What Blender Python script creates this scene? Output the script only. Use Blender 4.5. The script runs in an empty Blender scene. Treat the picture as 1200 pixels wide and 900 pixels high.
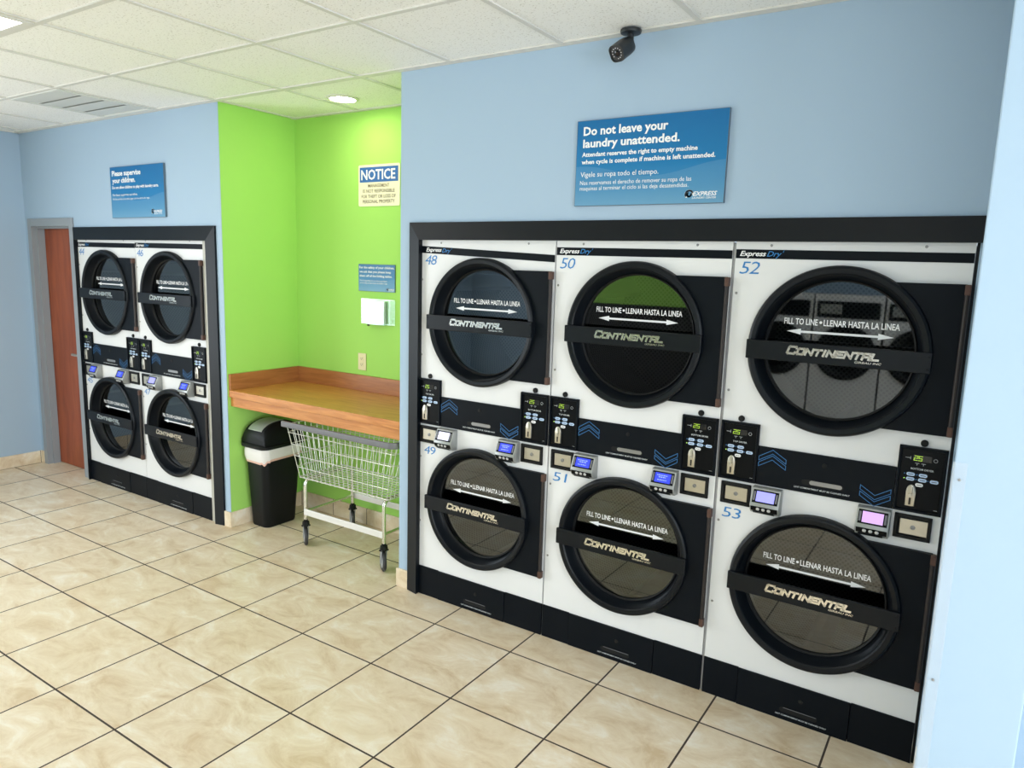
import bpy, bmesh, math, random
from mathutils import Vector, Matrix
random.seed(7)
PI = math.pi
SC = bpy.context.scene
COL = SC.collection

# ------------------------------------------------------------------ camera
F_PX, YAW, PITCH, ROLL = 844.9, 0.57530, 0.15900, 0.0300
cam_d = bpy.data.cameras.new('camera')
cam_d.sensor_fit = 'HORIZONTAL'
cam_d.sensor_width = 36.0
cam_d.lens = F_PX / 1200.0 * 36.0
cam_d.clip_start = 0.02
cam = bpy.data.objects.new('camera', cam_d)
COL.objects.link(cam)
_f = Vector((-math.sin(YAW) * math.cos(PITCH), math.cos(YAW) * math.cos(PITCH), -math.sin(PITCH)))
_r = Vector((math.cos(YAW), math.sin(YAW), 0))
_u = _r.cross(_f)
_r2 = math.cos(ROLL) * _r + math.sin(ROLL) * _u
_u2 = -math.sin(ROLL) * _r + math.cos(ROLL) * _u
cam.matrix_world = Matrix(((_r2.x, _u2.x, -_f.x, 2.6114), (_r2.y, _u2.y, -_f.y, -2.9000),
                           (_r2.z, _u2.z, -_f.z, 1.7902), (0, 0, 0, 1)))
SC.camera = cam

# ------------------------------------------------------------------ light set-up
SC.view_settings.view_transform = 'Standard'
SC.view_settings.look = 'None'
SC.view_settings.gamma = 1.0
SC.view_settings.use_curve_mapping = False
SC.view_settings.exposure = 0.36
TROFFER_E = 5.4          # ceiling panels
DOWN_E = 44.0             # recessed downlight over the folding counter
DAYLIGHT_W = 235.0             # unseen daylight area lamps, the right-hand one added as fill
world = bpy.data.worlds.new('world')
SC.world = world
world.use_nodes = True
world.node_tree.nodes['Background'].inputs[0].default_value = (0.75, 0.88, 1.0, 1)
world.node_tree.nodes['Background'].inputs[1].default_value = 0.9


def area(name, loc, rot, sx, sy, w, col):
    d = bpy.data.lights.new(name, 'AREA')
    d.shape = 'RECTANGLE'
    d.size, d.size_y, d.energy, d.color = sx, sy, w, col
    o = bpy.data.objects.new(name, d)
    o.location, o.rotation_euler = loc, rot
    COL.objects.link(o)
    return o


# unseen daylight lamps: front and left windows, plus an added fill at right
area('unseen_daylight', (4.7, -6.12, 1.4), (PI / 2, 0, 0), 3.8, 2.1, DAYLIGHT_W * 0.25, (0.80, 0.91, 1.0))
area('unseen_daylight', (-4.05, -3.35, 1.4), (PI / 2, 0, -PI / 2), 2.5, 2.1, DAYLIGHT_W * 0.42, (0.90, 0.96, 1.0))
area('unseen_daylight', (6.92, -3.3, 1.4), (PI / 2, 0, PI / 2), 3.4, 2.1, DAYLIGHT_W * 0.80, (0.88, 0.95, 1.0))  # added fill to brighten the left wall, no known window there


# ------------------------------------------------------------------ materials
def lin(c):
    return c / 12.92 if c <= 0.04045 else ((c + 0.055) / 1.055) ** 2.4


def rgb(r, g, b):
    return (lin(r / 255), lin(g / 255), lin(b / 255), 1)


def mat(name, col, rough=0.5, metal=0.0, spec=0.5, emit=None, estr=0.0, bump=0.0, bscale=200.0, coat=0.0, var=0.0, vscale=4.0):
    m = bpy.data.materials.new(name)
    m.use_nodes = True
    nt = m.node_tree
    b = nt.nodes['Principled BSDF']
    b.inputs['Base Color'].default_value = col
    b.inputs['Roughness'].default_value = rough
    b.inputs['Metallic'].default_value = metal
    b.inputs['Specular IOR Level'].default_value = spec
    if coat:
        b.inputs['Coat Weight'].default_value = coat
        b.inputs['Coat Roughness'].default_value = 0.1
    if emit:
        b.inputs['Emission Color'].default_value = emit
        b.inputs['Emission Strength'].default_value = estr
    tc = nt.nodes.new('ShaderNodeTexCoord')
    if var:
        n = nt.nodes.new('ShaderNodeTexNoise')
        n.inputs['Scale'].default_value = vscale
        n.inputs['Detail'].default_value = 4
        nt.links.new(tc.outputs['Object'], n.inputs['Vector'])
        mx = nt.nodes.new('ShaderNodeMix')
        mx.data_type = 'RGBA'
        mx.inputs[6].default_value = tuple(c * (1 - var) for c in col[:3]) + (1,)
        mx.inputs[7].default_value = tuple(min(1, c * (1 + var)) for c in col[:3]) + (1,)
        nt.links.new(n.outputs['Fac'], mx.inputs[0])
        nt.links.new(mx.outputs[2], b.inputs['Base Color'])
    if bump:
        n = nt.nodes.new('ShaderNodeTexNoise')
        n.inputs['Scale'].default_value = bscale
        n.inputs['Detail'].default_value = 3
        nt.links.new(tc.outputs['Object'], n.inputs['Vector'])
        bp = nt.nodes.new('ShaderNodeBump')
        bp.inputs['Strength'].default_value = bump
        bp.inputs['Distance'].default_value = 0.002
        nt.links.new(n.outputs['Fac'], bp.inputs['Height'])
        nt.links.new(bp.outputs['Normal'], b.inputs['Normal'])
    return m


def mnode(nt, op, a, b=None):
    n = nt.nodes.new('ShaderNodeMath')
    n.operation = op
    for i, v in enumerate((a, b)):
        if v is None:
            continue
        if isinstance(v, (int, float)):
            n.inputs[i].default_value = v
        else:
            nt.links.new(v, n.inputs[i])
    return n.outputs[0]


def ramp(nt, fac, stops):
    r = nt.nodes.new('ShaderNodeValToRGB')
    e = r.color_ramp.elements
    e[0].position, e[0].color = stops[0]
    e[1].position, e[1].color = stops[1]
    for p, c in stops[2:]:
        x = e.new(p)
        x.color = c
    nt.links.new(fac, r.inputs[0])
    return r.outputs[0]


def mixc(nt, fac, a, b):
    mx = nt.nodes.new('ShaderNodeMix')
    mx.data_type = 'RGBA'
    for i, v in ((0, fac), (6, a), (7, b)):
        if isinstance(v, (int, float, tuple)):
            mx.inputs[i].default_value = v
        else:
            nt.links.new(v, mx.inputs[i])
    return mx.outputs[2]


TILE = 0.457


def mat_tile(name, floor=True, ox=0.0, oy=0.2285, vert=None):
    """travertine-look ceramic tile with dark grout; vert = axis running along a skirting"""
    m = bpy.data.materials.new(name)
    m.use_nodes = True
    nt = m.node_tree
    b = nt.nodes['Principled BSDF']
    tc = nt.nodes.new('ShaderNodeTexCoord')
    sp = nt.nodes.new('ShaderNodeSeparateXYZ')
    nt.links.new(tc.outputs['Object'], sp.inputs[0])
    if floor:
        u = mnode(nt, 'DIVIDE', mnode(nt, 'ADD', sp.outputs[0], ox), TILE)
        v = mnode(nt, 'DIVIDE', mnode(nt, 'ADD', sp.outputs[1], oy), TILE)
    else:
        u = mnode(nt, 'DIVIDE', mnode(nt, 'ADD', sp.outputs[vert], ox), 0.33)
        v = mnode(nt, 'ADD', mnode(nt, 'MULTIPLY', sp.outputs[2], 0.0), 0.5)
    T = TILE if floor else 0.33

    def edge(w):
        f = mnode(nt, 'FRACT', w)
        return mnode(nt, 'MULTIPLY', mnode(nt, 'MINIMUM', f, mnode(nt, 'SUBTRACT', 1.0, f)), T)
    d = mnode(nt, 'MINIMUM', edge(u), edge(v))
    mask = mnode(nt, 'LESS_THAN', d, 0.0040 if floor else 0.0022)
    cb = nt.nodes.new('ShaderNodeCombineXYZ')
    nt.links.new(mnode(nt, 'FLOOR', u), cb.inputs[0])
    nt.links.new(mnode(nt, 'FLOOR', v), cb.inputs[1])
    wn = nt.nodes.new('ShaderNodeTexWhiteNoise')
    nt.links.new(cb.outputs[0], wn.inputs['Vector'])
    sh = nt.nodes.new('ShaderNodeVectorMath')
    sh.operation = 'MULTIPLY_ADD'
    nt.links.new(wn.outputs['Color'], sh.inputs[0])
    sh.inputs[1].default_value = (9, 9, 9)
    nt.links.new(tc.outputs['Object'], sh.inputs[2])
    mp = nt.nodes.new('ShaderNodeMapping')
    mp.inputs['Rotation'].default_value = (0, 0, 0.6)
    mp.inputs['Scale'].default_value = (1.0, 1.7, 1.3)
    nt.links.new(sh.outputs[0], mp.inputs[0])
    n1 = nt.nodes.new('ShaderNodeTexNoise')
    n1.inputs['Scale'].default_value = 4.6
    n1.inputs['Detail'].default_value = 8
    n1.inputs['Roughness'].default_value = 0.70
    n1.inputs['Distortion'].default_value = 0.7
    nt.links.new(mp.outputs[0], n1.inputs['Vector'])
    n2 = nt.nodes.new('ShaderNodeTexNoise')
    n2.inputs['Scale'].default_value = 28
    n2.inputs['Detail'].default_value = 6
    nt.links.new(mp.outputs[0], n2.inputs['Vector'])
    c = ramp(nt, n1.outputs['Fac'], [(0.34, rgb(210, 186, 152)), (0.46, rgb(226, 208, 180)),
                                     (0.55, rgb(234, 219, 194)), (0.66, rgb(244, 236, 221))])
    c2 = mixc(nt, mnode(nt, 'MULTIPLY', n2.outputs['Fac'], 0.24), c, rgb(190, 162, 120))
    tone = mnode(nt, 'MULTIPLY', wn.outputs['Value'], 0.16)
    c3 = mixc(nt, tone, c2, rgb(236, 220, 186))
    nt.links.new(mixc(nt, mask, c3, rgb(66, 54, 46)), b.inputs['Base Color'])
    nt.links.new(mnode(nt, 'ADD', mnode(nt, 'MULTIPLY', mask, 0.45), 0.33), b.inputs['Roughness'])
    b.inputs['Specular IOR Level'].default_value = 0.45
    bp = nt.nodes.new('ShaderNodeBump')
    bp.inputs['Strength'].default_value = 0.35
    bp.inputs['Distance'].default_value = 0.002
    hh = mnode(nt, 'ADD', mnode(nt, 'MULTIPLY', mnode(nt, 'SUBTRACT', 1.0, mask), 1.0),
               mnode(nt, 'MULTIPLY', n1.outputs['Fac'], 0.35))
    nt.links.new(hh, bp.inputs['Height'])
    nt.links.new(bp.outputs['Normal'], b.inputs['Normal'])
    return m


def mat_ceiling():
    m = bpy.data.materials.new('ceiling_tile')
    m.use_nodes = True
    nt = m.node_tree
    b = nt.nodes['Principled BSDF']
    tc = nt.nodes.new('ShaderNodeTexCoord')
    n = nt.nodes.new('ShaderNodeTexNoise')
    n.inputs['Scale'].default_value = 120
    n.inputs['Detail'].default_value = 3
    nt.links.new(tc.outputs['Object'], n.inputs['Vector'])
    pit = ramp(nt, n.outputs['Fac'], [(0.335, (0, 0, 0, 1)), (0.40, (1, 1, 1, 1))])
    nt.links.new(mixc(nt, pit, rgb(210, 207, 200), rgb(243, 242, 238)), b.inputs['Base Color'])
    b.inputs['Roughness'].default_value = 0.95
    b.inputs['Specular IOR Level'].default_value = 0.1
    bp = nt.nodes.new('ShaderNodeBump')
    bp.inputs['Strength'].default_value = 0.4
    bp.inputs['Distance'].default_value = 0.002
    nt.links.new(pit, bp.inputs['Height'])
    nt.links.new(bp.outputs['Normal'], b.inputs['Normal'])
    return m


def mat_wood(name, ca, cb_, scale=(1, 1, 1), rough=0.35, rot=(0, 0, 0), sc=6.0):
    m = bpy.data.materials.new(name)
    m.use_nodes = True
    nt = m.node_tree
    b = nt.nodes['Principled BSDF']
    tc = nt.nodes.new('ShaderNodeTexCoord')
    mp = nt.nodes.new('ShaderNodeMapping')
    mp.inputs['Scale'].default_value = scale
    mp.inputs['Rotation'].default_value = rot
    nt.links.new(tc.outputs['Object'], mp.inputs[0])
    n = nt.nodes.new('ShaderNodeTexNoise')
    n.inputs['Scale'].default_value = sc
    n.inputs['Detail'].default_value = 7
    n.inputs['Distortion'].default_value = 0.8
    nt.links.new(mp.outputs[0], n.inputs['Vector'])
    nt.links.new(ramp(nt, n.outputs['Fac'], [(0.33, ca), (0.66, cb_)]), b.inputs['Base Color'])
    b.inputs['Roughness'].default_value = rough
    b.inputs['Specular IOR Level'].default_value = 0.4
    return m


def mat_glass(name, tint, refl_ior=1.62):
    """single sheet of door glass: tinted see-through plus a Fresnel reflection"""
    m = bpy.data.materials.new(name)
    m.use_nodes = True
    nt = m.node_tree
    nt.nodes.remove(nt.nodes['Principled BSDF'])
    out = nt.nodes['Material Output']
    tr = nt.nodes.new('ShaderNodeBsdfTransparent')
    tr.inputs[0].default_value = tint
    gl = nt.nodes.new('ShaderNodeBsdfGlossy')
    gl.inputs['Roughness'].default_value = 0.02
    gl.inputs[0].default_value = (0.93, 0.97, 1, 1)
    fr = nt.nodes.new('ShaderNodeFresnel')
    fr.inputs['IOR'].default_value = refl_ior
    mx = nt.nodes.new('ShaderNodeMixShader')
    nt.links.new(fr.outputs[0], mx.inputs[0])
    nt.links.new(tr.outputs[0], mx.inputs[1])
    nt.links.new(gl.outputs[0], mx.inputs[2])
    nt.links.new(mx.outputs[0], out.inputs[0])
    return m


def mat_perf():
    m = bpy.data.materials.new('perforated_drum')
    m.use_nodes = True
    nt = m.node_tree
    b = nt.nodes['Principled BSDF']
    uv = nt.nodes.new('ShaderNodeUVMap')
    vo = nt.nodes.new('ShaderNodeTexVoronoi')
    vo.voronoi_dimensions = '2D'
    vo.inputs['Scale'].default_value = 62
    vo.inputs['Randomness'].default_value = 0.0
    mp = nt.nodes.new('ShaderNodeMapping')
    mp.inputs['Rotation'].default_value = (0, 0, PI / 4)
    nt.links.new(uv.outputs[0], mp.inputs[0])
    nt.links.new(mp.outputs[0], vo.inputs['Vector'])
    hole = mnode(nt, 'LESS_THAN', vo.outputs['Distance'], 0.33)
    nt.links.new(mixc(nt, hole, rgb(128, 127, 122), (0.004, 0.004, 0.004, 1)), b.inputs['Base Color'])
    nt.links.new(mnode(nt, 'MULTIPLY', mnode(nt, 'SUBTRACT', 1.0, hole), 0.75), b.inputs['Metallic'])
    b.inputs['Roughness'].default_value = 0.42
    return m


def mat_sign():
    """printed sign face: deep blue at the top fading to pale blue with two soft waves (UV 0..1)"""
    m = bpy.data.materials.new('sign_print')
    m.use_nodes = True
    nt = m.node_tree
    b = nt.nodes['Principled BSDF']
    uv = nt.nodes.new('ShaderNodeUVMap')
    sp = nt.nodes.new('ShaderNodeSeparateXYZ')
    nt.links.new(uv.outputs[0], sp.inputs[0])
    u, v = sp.outputs[0], sp.outputs[1]
    base = ramp(nt, v, [(0.0, rgb(98, 150, 184)), (0.18, rgb(66, 134, 178)), (0.45, rgb(32, 118, 172)), (1.0, rgb(24, 104, 160))])
    w1 = mnode(nt, 'ADD', 0.395, mnode(nt, 'MULTIPLY', mnode(nt, 'SINE', mnode(nt, 'ADD', mnode(nt, 'MULTIPLY', u, 6.3), 1.35)), 0.072))
    below = mnode(nt, 'MULTIPLY', mnode(nt, 'LESS_THAN', v, w1), 0.22)
    c = mixc(nt, below, base, rgb(120, 165, 196))
    nt.links.new(c, b.inputs['Base Color'])
    b.inputs['Roughness'].default_value = 0.35
    b.inputs['Specular IOR Level'].default_value = 0.3
    return m


M = {}
M['blue'] = mat('wall_blue', rgb(166, 188, 208), 0.75, spec=0.2, bump=0.05, bscale=160)
M['green'] = mat('wall_green', rgb(168, 221, 108), 0.7, spec=0.2, bump=0.05, bscale=160)
M['ceil'] = mat_ceiling()
M['grid'] = mat('grid_white', rgb(214, 212, 206), 0.55)
M['floor'] = mat_tile('floor_tile')
M['base_x'] = mat_tile('skirting_tile', False, 0.16, vert=0)
M['base_y'] = mat_tile('skirting_tile_side', False, 0.02, vert=1)
M['white'] = mat('white_enamel', rgb(226, 226, 226), 0.32, spec=0.4)
M['black'] = mat('black_paint', rgb(8, 14, 21), 0.48, spec=0.13, bump=0.04, bscale=700)
M['frame'] = mat('charcoal_moulding', rgb(9, 15, 21), 0.38, spec=0.24, var=0.12, vscale=9)
M['ring'] = mat('black_door_plastic', rgb(10, 15, 21), 0.38, spec=0.24)
M['gasket'] = mat('black_rubber', rgb(10, 11, 12), 0.6, spec=0.3)
M['glass'] = mat_glass('door_glass', (0.21, 0.225, 0.225, 1), 1.98)
M['steel'] = mat('galvanised_steel', rgb(170, 170, 166), 0.38, metal=0.85, var=0.08)
M['perf'] = mat_perf()
M['dark'] = mat('dark_cavity', rgb(12, 12, 13), 0.9)
M['bronze'] = mat('bronze_hinge', rgb(42, 35, 33), 0.5, metal=0.2)
M['copper'] = mat('copper_hinge_cap', rgb(84, 58, 48), 0.5, metal=0.2)
M['chrome'] = mat('chrome_lettering', rgb(236, 232, 222), 0.22, metal=0.9)
M['print'] = mat('white_print', rgb(240, 240, 240), 0.5)
M['bluep'] = mat('blue_print', rgb(44, 124, 190), 0.5)
M['blueline'] = mat('blue_line_print', rgb(52, 116, 176), 0.5)
M['label'] = mat('grey_print', rgb(200, 204, 206), 0.5)
M['overlay'] = mat('black_overlay', rgb(6, 9, 13), 0.35, spec=0.14)
M['button'] = mat('pale_blue_button', rgb(186, 208, 236), 0.4)
M['digit'] = mat('lit_digit', rgb(40, 60, 10), 0.4, emit=(0.55, 0.9, 0.06, 1), estr=0.75)
M['led'] = mat('lit_green_led', rgb(60, 90, 20), 0.4, emit=(0.55, 1.0, 0.2, 1), estr=1.2)
M['lens'] = mat('display_window', rgb(22, 25, 28), 0.15)
M['nickel'] = mat('brushed_nickel', rgb(196, 190, 176), 0.36, metal=0.85, var=0.06, vscale=60)
M['silver'] = mat('silver_plastic', rgb(158, 160, 158), 0.36, metal=0.35)
M['silverbtn'] = mat('silver_button', rgb(205, 206, 206), 0.35, metal=0.3)
M['scr_blue'] = mat('blue_lcd', rgb(16, 22, 120), 0.3, emit=(0.03, 0.06, 0.85, 1), estr=0.95)
M['scr_glare_white'] = mat('lcd_white_glare', rgb(210, 210, 235), 0.3, emit=(0.75, 0.75, 0.95, 1), estr=0.55)  # white sky glare on a screen, painted as emission
M['scr_glare_pink'] = mat('lcd_violet_glare', rgb(190, 150, 215), 0.3, emit=(0.68, 0.42, 0.85, 1), estr=0.55)  # pinkish sky reflection put into the screen's own glow
M['scr_txt'] = mat('lcd_text', rgb(120, 140, 230), 0.3, emit=(0.22, 0.3, 1.0, 1), estr=0.9)
M['fill'] = mat('grey_filler', rgb(150, 150, 152), 0.45, metal=0.2)
M['scr_glare_pale'] = mat('lcd_pale_blue_glare', rgb(120, 120, 220), 0.3, emit=(0.36, 0.36, 0.98, 1), estr=0.7)  # sky reflection over a blue screen, painted as an even pale glow
M['screw'] = mat('screw_steel', rgb(150, 150, 150), 0.4, metal=0.7)
M['doorwood'] = mat_wood('door_wood', rgb(136, 66, 39), rgb(164, 84, 50), (5, 5, 0.7), 0.4, sc=3.0)
M['jamb'] = mat('grey_door_frame', rgb(146, 152, 158), 0.45)
M['oak'] = mat_wood('oak_laminate', rgb(184, 116, 58), rgb(208, 142, 78), (0.9, 9, 9), 0.3, sc=5.0)
M['oak_y'] = mat_wood('oak_laminate_side', rgb(184, 116, 58), rgb(208, 142, 78), (9, 0.9, 9), 0.3, sc=5.0)
M['oakdark'] = mat_wood('oak_splash', rgb(156, 96, 54), rgb(178, 114, 68), (0.9, 9, 9), 0.35, sc=5.0)
M['oakdark_y'] = mat_wood('oak_splash_side', rgb(156, 96, 54), rgb(178, 114, 68), (9, 0.9, 9), 0.35, sc=5.0)
M['bin'] = mat('black_bin_plastic', rgb(10, 13, 16), 0.5, spec=0.25, bump=0.06, bscale=400)
M['flap'] = mat('grey_flap', rgb(172, 178, 172), 0.3, metal=0.4)
M['liner'] = mat('white_bin_liner', rgb(228, 224, 220), 0.45, bump=0.5, bscale=30)
M['linered'] = mat('pink_liner_edge', rgb(230, 186, 172), 0.45)
M['wire'] = mat('chrome_wire', rgb(226, 226, 220), 0.3, metal=0.45)
M['chromed'] = mat('cart_chrome', rgb(216, 214, 204), 0.2, metal=0.9)
M['railwhite'] = mat('cart_rail', rgb(222, 220, 216), 0.4, metal=0.2)
M['bumper'] = mat('grey_vinyl_bumper', rgb(112, 112, 116), 0.55)
M['castergrey'] = mat('grey_wheel', rgb(170, 172, 176), 0.4)
M['tyre'] = mat('dark_tyre', rgb(48, 48, 50), 0.6)
M['sign'] = mat_sign()
M['signedge'] = mat('sign_edge', rgb(92, 112, 128), 0.5)
M['cream'] = mat('cream_sign', rgb(240, 232, 200), 0.4)
M['noticeblue'] = mat('notice_blue', rgb(22, 92, 168), 0.4)
M['noticetxt'] = mat('faded_brown_print', rgb(112, 100, 74), 0.5)
M['wavew'] = mat('logo_black', rgb(18, 30, 44), 0.5)
M['acrylic'] = mat_glass('clear_acrylic', (0.95, 0.98, 0.93, 1), 1.35)
M['paper'] = mat('white_paper', rgb(222, 222, 218), 0.7)
M['almond'] = mat('almond_plastic', rgb(226, 214, 168), 0.4)
M['slot'] = mat('dark_slot', rgb(40, 34, 26), 0.6)
M['camblack'] = mat('camera_black', rgb(30, 34, 38), 0.42)
M['camlens'] = mat('camera_lens', rgb(14, 10, 18), 0.08)
M['irled'] = mat('ir_led', rgb(190, 190, 196), 0.3)
M['emit'] = mat('ceiling_panel_lamp', rgb(240, 240, 240), 0.5, emit=(1.0, 0.985, 0.97, 1), estr=TROFFER_E)
M['downlamp'] = mat('downlight_lamp', rgb(250, 250, 240), 0.5, emit=(1.0, 0.91, 0.66, 1), estr=DOWN_E)
M['vent'] = mat('vent_white', rgb(214, 215, 210), 0.5)
M['guard'] = mat('clear_corner_guard', rgb(225, 232, 240), 0.3, spec=0.3)
M['guard'].node_tree.nodes['Principled BSDF'].inputs['Alpha'].default_value = 0.16


# ------------------------------------------------------------------ mesh helpers
class MB:
    def __init__(self):
        self.bm = bmesh.new()
        self.uv = None

    def box(self, x0, x1, y0, y1, z0, z1, bev=0.0, seg=2):
        r = bmesh.ops.create_cube(self.bm, size=1.0)
        vs = r['verts']
        for v in vs:
            v.co = Vector(((x0 + x1) / 2 + v.co.x * (x1 - x0), (y0 + y1) / 2 + v.co.y * (y1 - y0),
                           (z0 + z1) / 2 + v.co.z * (z1 - z0)))
        if bev:
            es = list({e for v in vs for e in v.link_edges})
            bmesh.ops.bevel(self.bm, geom=es, offset=bev, segments=seg, affect='EDGES', profile=0.5)
        return self

    def prism(self, pts, a0, a1, axis='y', bev=0.0):
        """polygon (2D list) extruded along axis from a0 to a1; axis y: pts are (x,z); x: (y,z); z: (x,y)"""
        def mk(p, a):
            return {'y': (p[0], a, p[1]), 'x': (a, p[0], p[1]), 'z': (p[0], p[1], a)}[axis]
        va = [self.bm.verts.new(mk(p, a0)) for p in pts]
        vb = [self.bm.verts.new(mk(p, a1)) for p in pts]
        n = len(pts)
        fs = [self.bm.faces.new(va), self.bm.faces.new(vb[::-1])]
        for i in range(n):
            fs.append(self.bm.faces.new((va[i], vb[i], vb[(i + 1) % n], va[(i + 1) % n])))
        if bev:
            bmesh.ops.bevel(self.bm, geom=list({e for f in fs[:2] for e in f.edges}), offset=bev, segments=2, affect='EDGES', profile=0.5)
        return self

    def quad(self, *pts):
        self.bm.faces.new([self.bm.verts.new(p) for p in pts])
        return self

    def lathe_y(self, prof, cx, cz, seg=64, closed=False):
        """profile of (radius, y) turned about the y axis through (cx, cz)"""
        rings = []
        for r, y in prof:
            if r < 1e-6:
                rings.append([self.bm.verts.new((cx, y, cz))])
            else:
                rings.append([self.bm.verts.new((cx + r * math.cos(2 * PI * k / seg), y, cz + r * math.sin(2 * PI * k / seg))) for k in range(seg)])
        pairs = list(zip(rings, rings[1:]))
        if closed:
            pairs.append((rings[-1], rings[0]))
        for a, b in pairs:
            for k in range(seg):
                k2 = (k + 1) % seg
                if len(a) == 1 and len(b) == 1:
                    continue
                if len(a) == 1:
                    self.bm.faces.new((a[0], b[k], b[k2]))
                elif len(b) == 1:
                    self.bm.faces.new((a[k], b[0], a[k2]))
                else:
                    self.bm.faces.new((a[k], b[k], b[k2], a[k2]))
        return self

    def lathe_axis(self, prof, origin, direction, seg=24):
        """profile of (radius, distance) turned about an arbitrary axis"""
        d = Vector(direction).normalized()
        a = d.orthogonal().normalized()
        b = d.cross(a)
        o = Vector(origin)
        rings = []
        for r, t in prof:
            c = o + d * t
            if r < 1e-6:
                rings.append([self.bm.verts.new(c)])
            else:
                rings.append([self.bm.verts.new(c + (a * math.cos(2 * PI * k / seg) + b * math.sin(2 * PI * k / seg)) * r) for k in range(seg)])
        for p, q in zip(rings, rings[1:]):
            for k in range(seg):
                k2 = (k + 1) % seg
                if len(p) == 1 and len(q) == 1:
                    continue
                if len(p) == 1:
                    self.bm.faces.new((p[0], q[k], q[k2]))
                elif len(q) == 1:
                    self.bm.faces.new((p[k], q[0], p[k2]))
                else:
                    self.bm.faces.new((p[k], q[k], q[k2], p[k2]))
        return self

    def tube(self, pts, r, seg=8, closed=False):
        pts = [Vector(p) for p in pts]
        n = len(pts)
        rings = []
        prev = None
        for i, p in enumerate(pts):
            if closed:
                t = (pts[(i + 1) % n] - pts[i - 1]).normalized()
            elif i == 0:
                t = (pts[1] - p).normalized()
            elif i == n - 1:
                t = (p - pts[i - 1]).normalized()
            else:
                t = ((pts[i + 1] - p).normalized() + (p - pts[i - 1]).normalized()).normalized()
            if prev is None:
                a = t.orthogonal().normalized()
            else:
                a = (prev - t * prev.dot(t)).normalized()
            prev = a
            b = t.cross(a)
            rings.append([self.bm.verts.new(p + (a * math.cos(2 * PI * k / seg) + b * math.sin(2 * PI * k / seg)) * r) for k in range(seg)])
        pr = list(zip(rings, rings[1:])) + ([(rings[-1], rings[0])] if closed else [])
        for p, q in pr:
            for k in range(seg):
                self.bm.faces.new((p[k], q[k], q[(k + 1) % seg], p[(k + 1) % seg]))
        if not closed:
            self.bm.faces.new(rings[0][::-1])
            self.bm.faces.new(rings[-1])
        return self

    def loft(self, sections, cap=True):
        """list of closed 3D loops with equal point counts"""
        rs = [[self.bm.verts.new(p) for p in s] for s in sections]
        n = len(rs[0])
        for a, b in zip(rs, rs[1:]):
            for k in range(n):
                self.bm.faces.new((a[k], a[(k + 1) % n], b[(k + 1) % n], b[k]))
        if cap:
            self.bm.faces.new(rs[0][::-1])
            self.bm.faces.new(rs[-1])
        return self

    def add_mesh(self, me, mtx=None):
        bm2 = bmesh.new()
        bm2.from_mesh(me)
        if mtx:
            bmesh.ops.transform(bm2, matrix=mtx, verts=bm2.verts)
        vm = [self.bm.verts.new(v.co) for v in bm2.verts]
        for f in bm2.faces:
            try:
                self.bm.faces.new([vm[v.index] for v in f.verts])
            except ValueError:
                pass
        bm2.free()
        return self

    def mesh(self, name, m, smooth=False, ang=35):
        bmesh.ops.recalc_face_normals(self.bm, faces=self.bm.faces)
        me = bpy.data.meshes.new(name)
        self.bm.to_mesh(me)
        self.bm.free()
        me.materials.append(M[m] if isinstance(m, str) else m)
        if smooth:
            me.polygons.foreach_set('use_smooth', [True] * len(me.polygons))
            me.set_sharp_from_angle(angle=math.radians(ang))
        return me


def link(name, me, parent=None, loc=None):
    o = bpy.data.objects.new(name, me)
    COL.objects.link(o)
    if parent:
        o.parent = parent
    if loc:
        o.location = loc
    return o


def obj(name, mb, m, parent=None, smooth=False, loc=None, ang=35):
    return link(name, mb.mesh(name, m, smooth, ang), parent, loc)


def tag(o, label, cat, group=None):
    o['label'] = label
    o['category'] = cat
    if group:
        o['group'] = group
    return o


def thing(name, label, cat, loc=(0, 0, 0), group=None, rz=0.0):
    o = bpy.data.objects.new(name, None)
    o.empty_display_size = 0.1
    COL.objects.link(o)
    o.location = loc
    o.rotation_euler = (0, 0, rz)
    return tag(o, label, cat, group)


def struct(name, mb, m, smooth=False, parent=None):
    o = obj(name, mb, m, parent, smooth)
    if not parent:
        o['kind'] = 'structure'
    return o


_TXT = {}


def text_flat(body, bold=0.0, shear=0.0, space=1.0):
    """built-in font outline as a flat mesh in x/y"""
    key = (body, bold, shear, space)
    if key in _TXT:
        return _TXT[key]
    cu = bpy.data.curves.new('txt', 'FONT')
    cu.body = body
    cu.size = 1.0
    cu.resolution_u = 2
    cu.offset = bold
    cu.shear = shear
    cu.space_character = space
    cu.fill_mode = 'FRONT'
    o = bpy.data.objects.new('txt', cu)
    COL.objects.link(o)
    dg = bpy.context.evaluated_depsgraph_get()
    me = bpy.data.meshes.new_from_object(o.evaluated_get(dg))
    bpy.data.objects.remove(o)
    bpy.data.curves.remove(cu)
    _TXT[key] = me
    return me


def put_text(mb, body, x0, x1, z0, z1, y, bold=0.0, shear=0.0, space=1.0):
    """fit the lettering into a box on a wall facing -y"""
    me = text_flat(body, bold, shear, space)
    xs = [v.co.x for v in me.vertices]
    ys = [v.co.y for v in me.vertices]
    ax, bx, ay, by = min(xs), max(xs), min(ys), max(ys)
    kx = (x1 - x0) / (bx - ax)
    kz = (z1 - z0) / (by - ay)
    mtx = Matrix(((kx, 0, 0, x0 - ax * kx), (0, 0, 1, y), (0, kz, 0, z0 - ay * kz), (0, 0, 0, 1)))
    mb.add_mesh(me, mtx)


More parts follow.
